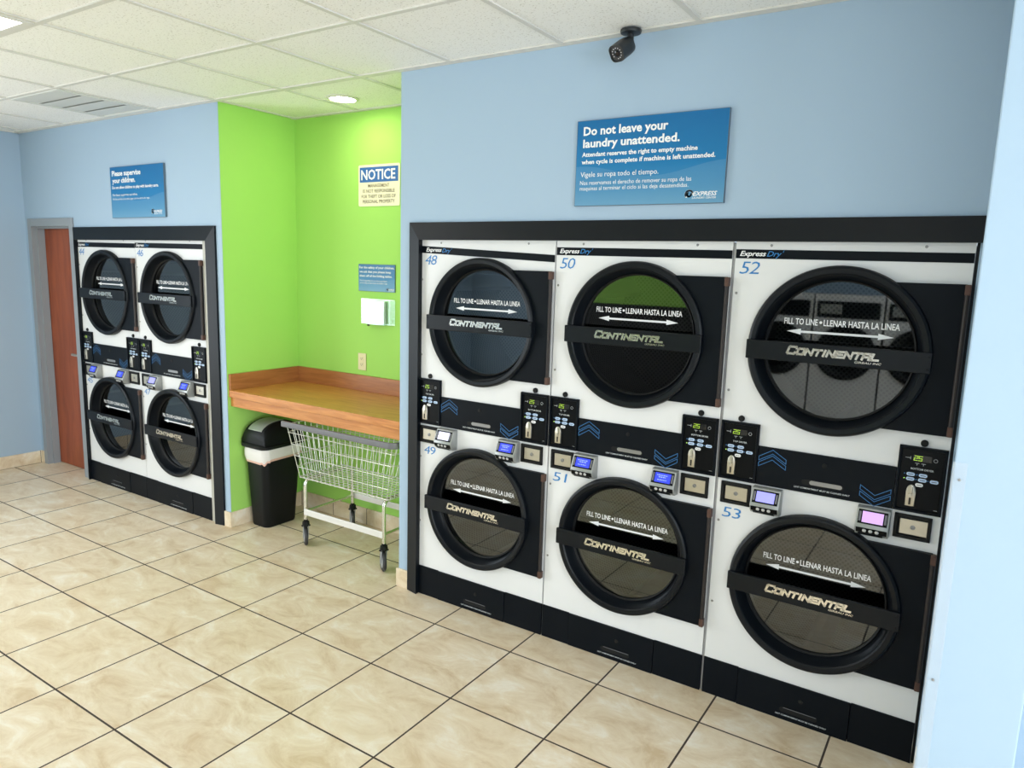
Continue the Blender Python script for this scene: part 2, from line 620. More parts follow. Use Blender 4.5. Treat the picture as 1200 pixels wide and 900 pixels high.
def strip(mb, pts, w, y, closed=False):
    """thin flat line of width w through 2D points (x,z) on a surface facing -y"""
    n = len(pts)
    segs = n if closed else n - 1
    for i in range(segs):
        a = Vector(pts[i])
        b = Vector(pts[(i + 1) % n])
        d = (b - a).normalized()
        nn = Vector((-d.y, d.x)) * (w / 2)
        a2, b2 = a - d * (w / 2), b + d * (w / 2)
        c = [a2 - nn, b2 - nn, b2 + nn, a2 + nn]
        mb.quad(*[(p.x, y, p.y) for p in c])


def rrect(cx, cy, w, d, r, n=6):
    out = []
    for k, (sx, sy) in enumerate(((1, 1), (-1, 1), (-1, -1), (1, -1))):
        for i in range(n + 1):
            a = PI / 2 * k + PI / 2 * i / n
            out.append((cx + sx * (w / 2 - r) + r * math.cos(a), cy + sy * (d / 2 - r) + r * math.sin(a)))
    return out


# ------------------------------------------------------------------ room shell
CEIL = 2.76
AX0, AX1, AY = -1.505, 0.008, 0.60         # alcove
XL, XR, YF = -4.13, 7.0, -6.2
struct('floor', MB().box(XL - 0.1, XR + 0.1, YF - 0.1, 0.9, -0.1, 0.0), 'floor')
struct('ceiling', MB().box(XL - 0.1, XR + 0.1, YF - 0.1, 0.9, CEIL, CEIL + 0.1), 'ceil')

w = MB()
w.box(XL, -1.57, 0.0, 0.10, 2.075, CEIL)
w.box(-1.57, AX0, 0.0, 0.004, 1.93, CEIL)
w.box(-3.342, -1.57, 0.0, 0.10, 1.93, 2.075)
w.box(-1.66, AX0, 0.0, 0.004, 0.0, 1.93)
w.box(XL, -4.07, 0.0, 0.10, 0.0, 2.075)
struct('wall_back', w, 'blue')
w = MB()
w.box(AX1, 0.07, 0.0, 0.004, 1.93, CEIL)
w.box(0.07, 3.2, 0.0, 0.10, 1.93, CEIL)
w.box(AX1, 0.14, 0.0, 0.004, 0.0, 1.93)
w.box(2.575, XR, 0.0, 0.10, 0.0, 1.93)
w.box(3.2, XR, 0.0, 0.10, 1.93, CEIL)
struct('wall_back_right', w, 'blue')
struct('wall_alcove_left', MB().box(AX0 - 0.06, AX0, 0.0045, AY + 0.1, 0, CEIL), 'green')
struct('wall_alcove_back', MB().box(AX0 - 0.06, AX1 + 0.06, AY, AY + 0.1, 0, CEIL), 'green')
struct('wall_alcove_right', MB().box(AX1, AX1 + 0.06, 0.0045, AY + 0.1, 0, CEIL), 'green')
w = MB()
w.box(XL - 0.1, XL, -2.05, 0.1, 0, CEIL)
w.box(XL - 0.1, XL, YF, -4.65, 0, CEIL)
w.box(XL - 0.1, XL, -4.65, -2.05, 0, 0.3)
w.box(XL - 0.1, XL, -4.65, -2.05, 2.5, CEIL)
struct('wall_left', w, 'blue')
struct('wall_wing', MB().box(2.589, 2.806, -0.75, -0.0005, 0, CEIL, 0.004), 'blue')
w = MB()
w.box(XR, XR + 0.1, -1.55, 0.1, 0, CEIL)
w.box(XR, XR + 0.1, YF, -5.05, 0, CEIL)
w.box(XR, XR + 0.1, -5.05, -1.55, 0, 0.3)
w.box(XR, XR + 0.1, -5.05, -1.55, 2.5, CEIL)
struct('wall_right', w, 'blue')
w = MB()
w.box(XL, 2.7, YF - 0.1, YF, 0, CEIL)
w.box(2.7, 6.7, YF - 0.1, YF, 0, 0.3)
w.box(2.7, 6.7, YF - 0.1, YF, 2.5, CEIL)
w.box(6.7, XR, YF - 0.1, YF, 0, CEIL)
struct('wall_front', w, 'blue')

struct('trim_6', MB().box(-2.2, 0.3, YF, YF + 0.012, 1.35, CEIL), 'green')
struct('added_mirrored_panel', MB().box(-2.2, 0.3, YF, YF + 0.02, 0.0, 1.35), mat('dark_mirrored_panel', rgb(40, 40, 42), 0.6))  # dark panel added only to be mirrored in the upper door glass
BH = 0.105
struct('baseboard_left', MB().box(XL, XL + 0.012, YF, -0.0, 0, BH, 0.002), 'base_y')
struct('baseboard_back', MB().box(XL + 0.012, -4.073, -0.012, 0, 0, BH, 0.002), 'base_x')
struct('baseboard_alcove_left', MB().box(AX0, AX0 + 0.012, -0.012, AY, 0, BH, 0.002), 'base_y')
struct('baseboard_corner_left', MB().box(-1.561, AX0, -0.012, 0, 0, BH, 0.002), 'base_x')
struct('baseboard_alcove_back', MB().box(AX0 + 0.012, AX1 - 0.012, AY - 0.012, AY, 0, BH + 0.01, 0.002), 'base_x')
struct('baseboard_alcove_right', MB().box(AX1 - 0.012, AX1, -0.012, AY, 0, BH, 0.002), 'base_y')
struct('baseboard_corner_right', MB().box(AX1, 0.08, -0.012, 0, 0, BH, 0.002), 'base_x')
w = MB()
w.box(2.577, 2.589, -0.762, -0.045, 0, BH, 0.002)
w.box(2.589, 2.806, -0.762, -0.75, 0, BH, 0.002)
struct('baseboard_wing', w, 'base_y')

# suspended-ceiling grid
GX, GY, GP = 0.345, -0.03, 0.61
TX, TY = 2 * GP, GP
TROFF = [(GX - 4 * GP, GY - 3.07 * GP, 1), (GX - 4 * GP, GY - 7 * GP, 0), (GX + 2 * GP, GY - 7 * GP, 0), (GX + 8 * GP, GY - 3 * GP, 0), (GX + 8 * GP, GY - 7 * GP, 0)]
yl = [GY, -0.662, -1.292] + [-1.292 - 0.61 * k for k in range(1, 9)]
g = MB()
gz0, gz1 = CEIL - 0.006, CEIL + 0.002
for k in range(-8, 12):
    x = GX + GP * k
    if x < XL or x > XR:
        continue
    y1 = AY if AX0 < x < AX1 else 0.0
    g.box(x - 0.012, x + 0.012, YF, y1, gz0, gz1)
for y in yl:
    g.box(XL, XR, y - 0.012, y + 0.012, gz0 - 0.0005, gz1)
g.box(AX0, AX1, 0.57, 0.60, gz0 - 0.001, gz1)
g.box(XL, XR, -0.022, 0.0, gz0 - 0.001, gz1)
g.box(XL, XL + 0.022, YF, 0, gz0 - 0.001, gz1)
struct('trim_1', g, 'grid')

# ------------------------------------------------------------------ door at the left end
d = MB()
d.box(-4.072, -4.015, -0.012, 0.0, 0, 2.075, 0.002)
d.box(-3.400, -3.343, -0.012, 0.0, 0, 2.075, 0.002)
d.box(-4.015, -3.400, -0.012, 0.0, 2.012, 2.075, 0.002)
d.box(-4.069, -4.015, 0.0, 0.16, 0, 2.074)
d.box(-3.400, -3.344, 0.0, 0.16, 0, 2.074)
d.box(-4.015, -3.400, 0.0, 0.16, 2.012, 2.074)
d.box(-4.015, -4.000, 0.03, 0.085, 0, 2.0)
d.box(-3.415, -3.400, 0.03, 0.085, 0, 2.0)
d.box(-4.015, -3.400, 0.03, 0.085, 1.997, 2.012)
dr = bpy.data.objects.new('door_1', None)
COL.objects.link(dr)
dr.location = (-3.71, 0, 0)
dr['kind'] = 'structure'
dr['label'] = 'reddish-brown wooden door in a grey metal frame beside the left dryers'
S = Vector((3.71, 0, 0))


def shift(mb, v):
    bmesh.ops.translate(mb.bm, verts=mb.bm.verts, vec=v)
    return mb


obj('door_frame', shift(d, S), 'jamb', dr)['label'] = 'grey painted metal door frame'
obj('door_leaf', shift(MB().box(-4.012, -3.403, 0.088, 0.128, 0.006, 2.009, 0.002), S), 'doorwood', dr)['label'] = 'reddish-brown wood-grain door leaf'
h = MB()
h.lathe_axis([(0, 0), (0.030, 0), (0.030, 0.008), (0.012, 0.010), (0.011, 0.045), (0, 0.045)], (-3.47, 0.088, 0.985), (0, -1, 0))
h.box(-3.60, -3.46, 0.036, 0.052, 0.976, 0.996, 0.005)
obj('door_handle', shift(h, S), 'nickel', dr, True)['label'] = 'satin nickel lever handle'

# ------------------------------------------------------------------ black picture-frame surrounds
def surround(name, xa, xb, ztop, left, top, right):
    """mitred moulding that slopes up towards the machines"""
    mb = MB()
    yo, yi = -0.014, -0.030

    def rail(p, q, r, s):            # p,q outer edge; r,s inner edge (x,z)
        f = [(p[0], yo, p[1]), (q[0], yo, q[1]), (r[0], yi, r[1]), (s[0], yi, s[1])]
        bk = [(p[0], 0.002, p[1]), (q[0], 0.002, q[1]), (r[0], 0.002, r[1]), (s[0], 0.002, s[1])]
        va = [mb.bm.verts.new(v) for v in f]
        vb = [mb.bm.verts.new(v) for v in bk]
        mb.bm.faces.new(va)
        mb.bm.faces.new(vb[::-1])
        for i in range(4):
            mb.bm.faces.new((va[i], vb[i], vb[(i + 1) % 4], va[(i + 1) % 4]))
    xi, xj, zi = xa + left, xb - right, ztop - top
    rail((xa, ztop), (xb, ztop), (xj, zi), (xi, zi))
    rail((xa, 0), (xa, ztop), (xi, zi), (xi, 0))
    if right:
        rail((xb, ztop), (xb, 0), (xj, 0), (xj, zi))
    o = struct(name, mb, 'frame')
    return o


surround('trim_2', -3.338, -1.562, 2.003, 0.036, 0.095, 0.078)
surround('trim_3', 0.081, 2.5885, 2.008, 0.076, 0.088, 0.0)
struct('trim_5', MB().box(2.5655, 2.5885, 0.004, 0.02, 0.0, 1.921), 'frame')
struct('trim_4', MB().box(-1.704, -1.641, -0.006, 0.02, 0.0, 1.916, 0.002), mat('beige_filler', rgb(186, 184, 174), 0.45))

# ------------------------------------------------------------------ stacked dryers
RC, RR, RZU, RZL = 0.398, 0.317, 1.519, 0.563   # door ring centre x, radius, heights
GYD = 0.030                                      # depth of the door glass
CACHE = {}


def cached(key, builder, m, smooth=False, ang=35):
    if key not in CACHE:
        mb = MB()
        builder(mb)
        CACHE[key] = mb.mesh(key, m, smooth, ang)
    return CACHE[key]


def panel_hole(mb, x0, x1, z0, z1, cx, cz, r, y0, y1, n=96):
    """plate with a round hole; the rim of the plate follows the rectangle"""
    def rim(a):
        c, s = math.cos(a), math.sin(a)
        t = min(((x1 - cx) / c if c > 1e-9 else (x0 - cx) / c if c < -1e-9 else 1e9),
                ((z1 - cz) / s if s > 1e-9 else (z0 - cz) / s if s < -1e-9 else 1e9))
        return cx + c * t, cz + s * t
    angs = sorted([2 * PI * k / n for k in range(n)] + [math.atan2(z - cz, x - cx) % (2 * PI) for x in (x0, x1) for z in (z0, z1)])
    L = []
    for a in angs:
        rx, rz = rim(a)
        L.append([mb.bm.verts.new(p) for p in ((cx + r * math.cos(a), y0, cz + r * math.sin(a)), (rx, y0, rz),
                                               (cx + r * math.cos(a), y1, cz + r * math.sin(a)), (rx, y1, rz))])
    for a, b in zip(L, L[1:] + L[:1]):
        mb.bm.faces.new((a[0], a[1], b[1], b[0]))
        mb.bm.faces.new((a[2], b[2], b[3], a[3]))
        mb.bm.faces.new((a[1], a[3], b[3], b[1]))
        mb.bm.faces.new((a[0], b[0], b[2], a[2]))


def stroke_logo(mb, x0, x1, z0, z1, y):
    """wide, squared, slanted capital lettering"""
    glyph = {
        'C': [[(1, .82), (.9, 1), (.12, 1), (0, .88), (0, .12), (.12, 0), (.9, 0), (1, .18)]],
        'O': [[(.12, 0), (.88, 0), (1, .12), (1, .88), (.88, 1), (.12, 1), (0, .88), (0, .12), (.12, 0)]],
        'N': [[(0, 0), (0, 1), (1, 0), (1, 1)]],
        'T': [[(0, 1), (1, 1)], [(.5, 1), (.5, 0)]],
        'I': [[(.5, 0), (.5, 1)]],
        'E': [[(1, 1), (0, 1), (0, 0), (1, 0)], [(0, .5), (.85, .5)]],
        'A': [[(0, 0), (0, .85), (.15, 1), (1, 1), (1, 0)], [(0, .42), (1, .42)]],
        'L': [[(0, 1), (0, 0), (1, 0)]],
    }
    word = 'CONTINENTAL'
    wid = [1.25 if i == 0 else (0.35 if c == 'I' else 1.0) for i, c in enumerate(word)]
    gap = 0.36
    tot = sum(wid) + gap * (len(word) - 1)
    k = (x1 - x0 - 0.012) / tot
    hz = z1 - z0
    cx = x0
    sw = 0.0082
    for i, (c, wd) in enumerate(zip(word, wid)):
        h = hz * (1.0 if i == 0 else 0.84)
        zb = z0 + (0 if i == 0 else 0.0)
        for st in glyph[c]:
            pts = []
            for (px, pz) in st:
                zz = zb + sw / 2 + pz * (h - sw)
                pts.append((cx + px * wd * k + 0.012 * (zz - z0) / hz, zz))
            strip(mb, pts, sw, y)
        cx += (wd + gap) * k
    put_text(mb, 'GIRBAU INC', x0 + (x1 - x0) * 0.735, x1 + 0.002, z0 - 0.0125, z0 - 0.0045, y, bold=0.01, shear=0.2)


def chevron(mb, x0, x1, z_top, up, y):
    """outlined double chevron"""
    wv = x1 - x0
    rise = 0.032
    for k in range(2):
        zt = z_top - k * 0.024
        th = 0.016
        if up:
            p = [(x0, zt - rise), ((x0 + x1) / 2, zt), (x1, zt - rise), (x1, zt - rise - th), ((x0 + x1) / 2, zt - th), (x0, zt - rise - th)]
        else:
            p = [(x0, zt), ((x0 + x1) / 2, zt - rise), (x1, zt), (x1, zt - th), ((x0 + x1) / 2, zt - rise - th), (x0, zt - th)]
        strip(mb, p, 0.0022, y, True)


SEG = {'2': 'abged', '5': 'afgcd', '0': 'abcdef'}


def seven(mb, s, x0, z0, w_, h_, y):
    t = h_ * 0.115
    for i, c in enumerate(s):
        ox = x0 + i * w_ * 1.35
        sl = 0.12
        P = {'a': ((0, 1), (1, 1)), 'b': ((1, 1), (1, .5)), 'c': ((1, .5), (1, 0)), 'd': ((0, 0), (1, 0)), 'e': ((0, 0), (0, .5)), 'f': ((0, .5), (0, 1)), 'g': ((0, .5), (1, .5))}
        for sname in SEG[c]:
            (a, b), (c2, d2) = P[sname]
            strip(mb, [(ox + a * w_ + sl * b * h_, z0 + b * h_), (ox + c2 * w_ + sl * d2 * h_, z0 + d2 * h_)], t, y)


def capsule(cx, cz, w_, h_, n=8):
    r = h_ / 2
    out = []
    for k in range(n + 1):
        a = -PI / 2 + PI * k / n
        out.append((cx + w_ / 2 - r + r * math.cos(a), cz + r * math.sin(a)))
    for k in range(n + 1):
        a = PI / 2 + PI * k / n
        out.append((cx - w_ / 2 + r + r * math.cos(a), cz + r * math.sin(a)))
    return out


def make_door(root, key, cz):
    """one tumbler door: ring, glass, lettering, handle bar, hinge plate"""
    def ring(mb):
        prof = [(RR, 0.0), (RR, -0.024), (RR - 0.004, -0.032), (RR - 0.012, -0.036), (RR - 0.027, -0.034), (RR - 0.032, -0.029),
                (RR - 0.042, 0.012), (RR - 0.050, 0.022), (RR - 0.052, GYD + 0.012), (RR - 0.020, GYD + 0.012), (RR - 0.020, 0.0)]
        mb.lathe_y(prof, RC, cz, 96, closed=True)
    door = link('door', cached('door_ring' + key, ring, 'ring', True, 30), root)
    door['label'] = 'round black porthole door'

    def gk(mb):
        mb.lathe_y([(RR - 0.0475, 0.026), (RR - 0.054, 0.017), (RR - 0.060, 0.022), (RR - 0.060, GYD + 0.006), (RR - 0.050, GYD + 0.010)], RC, cz, 96, closed=True)
    link('gasket', cached('gasket' + key, gk, 'gasket', True), door)

    def gl(mb):
        mb.lathe_y([(RR - 0.052, GYD), (0.0, GYD)], RC, cz, 96)
    gme = cached('glass' + key, gl, 'glass')
    if gme.polygons[0].normal.y > 0:
        gme.flip_normals()
    link('glass', gme, door)['label'] = 'dark reflective door glass'

    def fl(mb):
        put_text(mb, 'FILL TO LINE', 0.200, 0.322, cz + 0.0905, cz + 0.1145, GYD - 0.0012, bold=0.016, space=1.0)
        put_text(mb, 'LLENAR HASTA LA LINEA', 0.343, 0.600, cz + 0.0905, cz + 0.1145, GYD - 0.0012, bold=0.016, space=1.0)
        mb.bm.faces.new([mb.bm.verts.new((0.3325 + 0.0052 * math.cos(q * PI / 8), GYD - 0.0012, cz + 0.103 + 0.0052 * math.sin(q * PI / 8))) for q in range(16)])
        za = cz + 0.064
        x0, x1, hl, hh, sh = 0.212, 0.584, 0.052, 0.0115, 0.0042
        y = GYD - 0.0012
        mb.quad((x0 + hl, y, za - sh), (x1 - hl, y, za - sh), (x1 - hl, y, za + sh), (x0 + hl, y, za + sh))
        mb.bm.faces.new([mb.bm.verts.new(p) for p in ((x0, y, za), (x0 + hl, y, za - hh), (x0 + hl, y, za + hh))])
        mb.bm.faces.new([mb.bm.verts.new(p) for p in ((x1, y, za), (x1 - hl, y, za + hh), (x1 - hl, y, za - hh))])
    link('fill_line_lettering', cached('fill_line' + key, fl, 'print'), door)['label'] = 'white fill line lettering and double arrow'

    zb = cz - 0.010

    def bar(mb):
        mb.box(RC - RR + 0.001, RC + RR - 0.001, -0.049, -0.034, zb - 0.037, zb + 0.037, 0.003)
        for sx in (-1, 1):
            for dz in (-0.022, 0.022):
                mb.lathe_axis([(0.0, 0.003), (0.0045, 0.002), (0.0045, 0)], (RC + sx * (RR - 0.012), -0.049, zb + dz), (0, -1, 0), 10)
    link('handle_bar', cached('handle_bar' + key, bar, 'ring'), door)['label'] = 'flat black bar across the door'

    def logo(mb):
        stroke_logo(mb, 0.235, 0.558, zb - 0.009, zb + 0.025, -0.0502)
    link('brand_lettering', cached('brand' + key, logo, 'chrome'), door)['label'] = 'slanted metallic lettering on the bar'

    def plate(mb):
        # flat plate with a round cut-out behind the ring, so it never crosses the porthole
        n = 40
        yy0, yy1 = -0.018, -0.001
        zt, zbm, xr = cz + 0.263, cz - 0.263, 0.788
        a0 = math.asin(0.263 / (RR - 0.004))
        arc = [(RC + (RR - 0.004) * math.cos(a0 - 2 * a0 * k / n), cz + (RR - 0.004) * math.sin(a0 - 2 * a0 * k / n)) for k in range(n + 1)]
        mb.prism([(xr, zbm), (xr, zt)] + arc, yy0, yy1, 'y')
    hp = link('hinge_plate', cached('hinge_plate' + key, plate, 'black'), root)

    def rod(mb):
        mb.tube([(0.793, -0.020, cz - 0.228), (0.793, -0.020, cz + 0.228)], 0.0085, 12)
    link('hinge_rod', cached('hinge_rod' + key, rod, 'bronze', True), hp)['label'] = 'brown vertical hinge rod'
    for s, kk in ((1, 'a'), (-1, 'b')):
        def cap(mb):
            za, zz = sorted((cz + s * 0.226, cz + s * 0.262))
            mb.box(0.7835, 0.8015, -0.030, -0.004, za, zz, 0.003)
        link('hinge_cap', cached('hinge_cap' + key + kk, cap, 'copper'), hp)['label'] = 'copper-brown hinge end cap'

    # tumbler behind the glass
    def drum(mb):
        R, y0, y1, n = 0.372, 0.075, 0.66, 72
        uvl = mb.bm.loops.layers.uv.new('UVMap')
        def add(pts, uvs):
            f = mb.bm.faces.new([mb.bm.verts.new(p) for p in pts])
            for lp, u in zip(f.loops, uvs):
                lp[uvl].uv = u
        for k in range(n):
            a, b = 2 * PI * k / n, 2 * PI * (k + 1) / n
            pa, pb = (RC + R * math.cos(a), cz + R * math.sin(a)), (RC + R * math.cos(b), cz + R * math.sin(b))
            add([(pa[0], y0, pa[1]), (pb[0], y0, pb[1]), (pb[0], y1, pb[1]), (pa[0], y1, pa[1])],
                [(a * R, y0), (b * R, y0), (b * R, y1), (a * R, y1)])
            add([(RC, y1, cz), (pa[0], y1, pa[1]), (pb[0], y1, pb[1])], [(0, 0), (pa[0] - RC, pa[1] - cz), (pb[0] - RC, pb[1] - cz)])
    tum = link('tumbler', cached('tumbler' + key, drum, 'perf', True), root)
    tum['label'] = 'perforated steel tumbler seen through the glass'

    def bulk(mb):
        mb.lathe_y([(0.262, 0.046), (0.262, 0.074), (0.378, 0.074)], RC, cz, 64)
    link('bulkhead', cached('bulkhead' + key, bulk, 'steel', True), tum)

    def ribs(mb):
        for k in range(3):
            a = 2 * PI * k / 3 + 0.5
            c, s = math.cos(a), math.sin(a)
            for_pts = [(0.372, -0.05), (0.30, -0.012), (0.30, 0.012), (0.372, 0.05)]
            loop = lambda y: [(RC + r * c - t * s, y, cz + r * s + t * c) for r, t in for_pts]
            mb.loft([loop(0.09), loop(0.64)])
    link('lifter_rib', cached('lifter_rib' + key, ribs, 'steel'), tum)
    return door


def control_panel(root, key, x0, title):
    z0, z1 = 0.9655, 1.206

    def bez(mb):
        mb.box(x0, x0 + 0.152, -0.006, 0.001, z0, z1)
        t = 0.009
        for b in ((x0, x0 + 0.152, z1 - t, z1), (x0, x0 + 0.152, z0, z0 + t), (x0, x0 + t, z0, z1), (x0 + 0.152 - t, x0 + 0.152, z0, z1)):
            mb.box(b[0], b[1], -0.016, -0.005, b[2], b[3], 0.002)
    cp = link('control_panel', cached('control_panel' + key, bez, 'black'), root)

    def ov(mb):
        mb.box(x0 + 0.011, x0 + 0.141, -0.0075, -0.0055, z0 + 0.011, z1 - 0.011)
    link('overlay', cached('overlay' + key, ov, 'overlay'), cp)

    def win(mb):
        mb.box(x0 + 0.046, x0 + 0.104, -0.0085, -0.0070, 1.153, 1.176)
    link('display_window', cached('display_window' + key, win, 'lens'), cp)

    def dig(mb):
        seven(mb, '25', x0 + 0.0485, 1.1565, 0.0105, 0.0158, -0.0090)
    link('lit_digits', cached('digits' + key, dig, 'digit'), cp)['label'] = 'lit yellow-green digits 25'

    def lab(mb):
        tw = 0.056 if title == 'TOP DRYER' else 0.072
        cx = x0 + 0.078
        put_text(mb, title, cx - tw / 2, cx + tw / 2, 1.1215, 1.1285, -0.0080, bold=0.015)
        for px in (0.060, 0.080):
            strip(mb, [(x0 + px - 0.006, 1.146), (x0 + px + 0.006, 1.146)], 0.0013, -0.0080)
            strip(mb, [(x0 + px, 1.146), (x0 + px, 1.139)], 0.0013, -0.0080)
        strip(mb, [(x0 + 0.022, 1.163), (x0 + 0.038, 1.163)], 0.0013, -0.0080)
        strip(mb, [(x0 + 0.038, 1.158), (x0 + 0.038, 1.168)], 0.0013, -0.0080)
        strip(mb, [(x0 + 0.116 + 0.006 * math.cos(q * PI / 5), 1.163 + 0.006 * math.sin(q * PI / 5)) and
                   (x0 + 0.116 + 0.006 * math.cos(q * PI / 5), 1.163 + 0.006 * math.sin(q * PI / 5)) for q in range(10)], 0.0011, -0.0080, True)
        strip(mb, [(x0 + 0.128, z0 + 0.018), (x0 + 0.138, z0 + 0.018)], 0.0012, -0.0080)
    link('panel_lettering', cached('panel_lettering' + key, lab, 'label'), cp)
    spots = [(0.044, 1.104), (0.083, 1.104), (0.044, 1.0865), (0.082, 1.0865), (0.119, 1.0865), (0.074, 1.068)]
    for i, (bx, bz) in enumerate(spots):
        def bt(mb):
            mb.prism(capsule(x0 + bx, bz, 0.027 if i < 5 else 0.025, 0.0125), -0.0105, -0.0070, 'y', 0.0012)
            nl = MB
        b_ = link('button', cached('button' + key + str(i), bt, 'button' if i < 5 else 'print'), cp)
    for i, (bx, bz) in enumerate(spots[:5]):
        def leds(mb):
            mb.prism(capsule(x0 + bx - 0.0195, bz, 0.0042, 0.0034), -0.0088, -0.0070, 'y')
        link('indicator_lamp', cached('leds' + key + str(i), leds, 'led' if i == 2 else 'blueline'), cp)

    def bl(mb):
        for i, (bx, bz) in enumerate(spots):
            strip(mb, [(x0 + bx - 0.007, bz), (x0 + bx + 0.007, bz)], 0.0022, -0.0109)
    link('button_marks', cached('button_marks' + key, bl, 'wavew'), cp)

    def cs(mb):
        pts = [(x0 + 0.036, 0.988), (x0 + 0.067, 0.988), (x0 + 0.067, 1.040)]
        pts += [(x0 + 0.0515 + 0.0155 * math.cos(a * PI / 10), 1.040 + 0.027 * math.sin(a * PI / 10)) for a in range(1, 10)]
        pts += [(x0 + 0.036, 1.040)]
        mb.prism(pts, -0.017, -0.0070, 'y', 0.0025)
        mb.lathe_axis([(0.008, 0), (0.007, 0.003), (0, 0.004)], (x0 + 0.0495, -0.017, 1.028), (0, -1, 0), 12)
    co = link('coin_slot', cached('coin_slot' + key, cs, 'nickel', True), cp)
    co['label'] = 'arched nickel coin slot'

    def ch(mb):
        mb.box(x0 + 0.0475, x0 + 0.0545, -0.0178, -0.0168, 0.994, 1.019)
        strip(mb, [(x0 + 0.056, 1.034), (x0 + 0.056, 1.058)], 0.0016, -0.0174)
    link('slot_opening', cached('slot_opening' + key, ch, 'slot'), cp)


def coin_box(root, key, x0):
    z0, z1 = 0.8625, 0.9525

    def fr(mb):
        t = 0.013
        for b in ((x0, x0 + 0.12, z1 - t, z1), (x0, x0 + 0.12, z0, z0 + t), (x0, x0 + t, z0, z1), (x0 + 0.12 - t, x0 + 0.12, z0, z1)):
            mb.box(b[0], b[1], -0.012, 0.0, b[2], b[3], 0.002)
        mb.box(x0 + 0.002, x0 + 0.118, -0.003, 0.0, z0 + 0.002, z1 - 0.002)
    cb = link('coin_box', cached('coin_box' + key, fr, 'gasket'), root)

    def pl(mb):
        mb.box(x0 + 0.019, x0 + 0.108, -0.008, -0.003, z0 + 0.017, z1 - 0.017, 0.001)
    link('coin_door', cached('coin_door' + key, pl, 'nickel'), cb)['label'] = 'brushed steel coin box door'

    def lk(mb):
        mb.lathe_axis([(0.0085, 0), (0.0085, 0.0025), (0.005, 0.003), (0.004, 0.001), (0, 0.001)], (x0 + 0.0615, -0.008, (z0 + z1) / 2), (0, -1, 0), 16)
    link('coin_lock', cached('coin_lock' + key, lk, 'screw', True), cb)


def card_reader(root, key, x0, screen):
    z0 = 0.8575
    W = 0.112
    prof = [(0.0, 0.958), (-0.024, 0.958), (-0.030, 0.955), (-0.058, 0.894), (-0.0585, 0.888), (-0.050, 0.868), (-0.036, 0.856), (0.0, 0.853)]

    def bd(mb):
        mb.prism(prof, x0, x0 + W, 'x', 0.003)
    cr = link('card_reader', cached('card_reader' + key, bd, 'silver', True, 25), root)
    cr['label'] = 'silver wedge-shaped card reader'
    t = Vector((0, -0.058 + 0.030, 0.894 - 0.955))
    t.normalize()
    nrm = Vector((0, -t.z * -1, 0))
    nrm = Vector((0, t.z, -t.y)).normalized()
    if nrm.y > 0:
        nrm = -nrm
    O = Vector((0, -0.030, 0.955))

    def pt(x, s, h):
        p = O + t * s + nrm * h
        return (x, p.y, p.z)

    def slab(mb, xa, xb, s0, s1, h0, h1):
        mb.loft([[pt(xa, s0, h0), pt(xb, s0, h0), pt(xb, s1, h0), pt(xa, s1, h0)],
                 [pt(xa, s0, h1), pt(xb, s0, h1), pt(xb, s1, h1), pt(xa, s1, h1)]])

    def fc(mb):
        slab(mb, x0 + 0.007, x0 + W - 0.007, 0.006, 0.059, -0.001, 0.0012)
    link('screen_bezel', cached('screen_bezel' + key, fc, 'overlay'), cr)

    def sc(mb):
        slab(mb, x0 + 0.021, x0 + W - 0.021, 0.012, 0.053, 0.0, 0.0022)
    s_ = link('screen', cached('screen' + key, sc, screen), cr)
    s_['label'] = {'scr_blue': 'lit blue screen', 'scr_glare_white': 'screen with painted-in white glare', 'scr_glare_pink': 'screen with painted-in violet glare', 'scr_glare_pale': 'screen with painted-in blue-white glare'}[screen]
    if screen == 'scr_blue':
        def st(mb):
            for i, (s0, xa, xb) in enumerate(((0.020, 0.030, 0.078), (0.028, 0.038, 0.070), (0.040, 0.034, 0.074))):
                xx = x0 + xa
                while xx < x0 + xb:
                    ww = random.choice((0.003, 0.005, 0.007))
                    mb.quad(pt(xx, s0, 0.0026), pt(xx + ww, s0, 0.0026), pt(xx + ww, s0 + 0.0045, 0.0026), pt(xx, s0 + 0.0045, 0.0026))
                    xx += ww + 0.0025
        link('screen_text', cached('screen_text' + key, st, 'scr_txt'), cr)
    # side grip grooves beside the screen
    for xs in (x0 + 0.010, x0 + W - 0.017):
        def gv(mb):
            slab(mb, xs, xs + 0.007, 0.014, 0.050, 0.001, 0.0024)
        link('side_strip', cached('side_strip' + key + '%.3f' % xs, gv, 'bumper'), cr)
    # lower black face with three buttons
    a = Vector((0, -0.0585, 0.888))
    b = Vector((0, -0.050, 0.868))
    u = (b - a)
    nn = Vector((0, u.z, -u.y)).normalized()
    if nn.y > 0:
        nn = -nn

    def lf(mb):
        q = [a + u * 0.02, a + u * 1.0]
        mb.loft([[(x0 + 0.005, p.y + nn.y * h, p.z + nn.z * h) for p, h in ((q[0], 0), (q[0], 0.0015), (q[1], 0.0015), (q[1], 0))],
                 [(x0 + W - 0.005, p.y + nn.y * h, p.z + nn.z * h) for p, h in ((q[0], 0), (q[0], 0.0015), (q[1], 0.0015), (q[1], 0))]])
        mb.prism([(-0.052, 0.8665), (-0.040, 0.8565), (-0.036, 0.854), (-0.048, 0.862)], x0 + 0.012, x0 + W - 0.018, 'x')
    link('keypad_face', cached('keypad_face' + key, lf, 'overlay'), cr)
    mid = a + u * 0.5
    for i, bx in enumerate((0.033, 0.054, 0.075)):
        def kb(mb):
            mb.lathe_axis([(0.0068, 0), (0.0068, 0.003), (0.005, 0.0042), (0, 0.0042)], (x0 + bx, mid.y + nn.y * 0.001, mid.z + nn.z * 0.001), nn, 16)
        link('key', cached('key' + key + str(i), kb, 'silverbtn', True), cr)


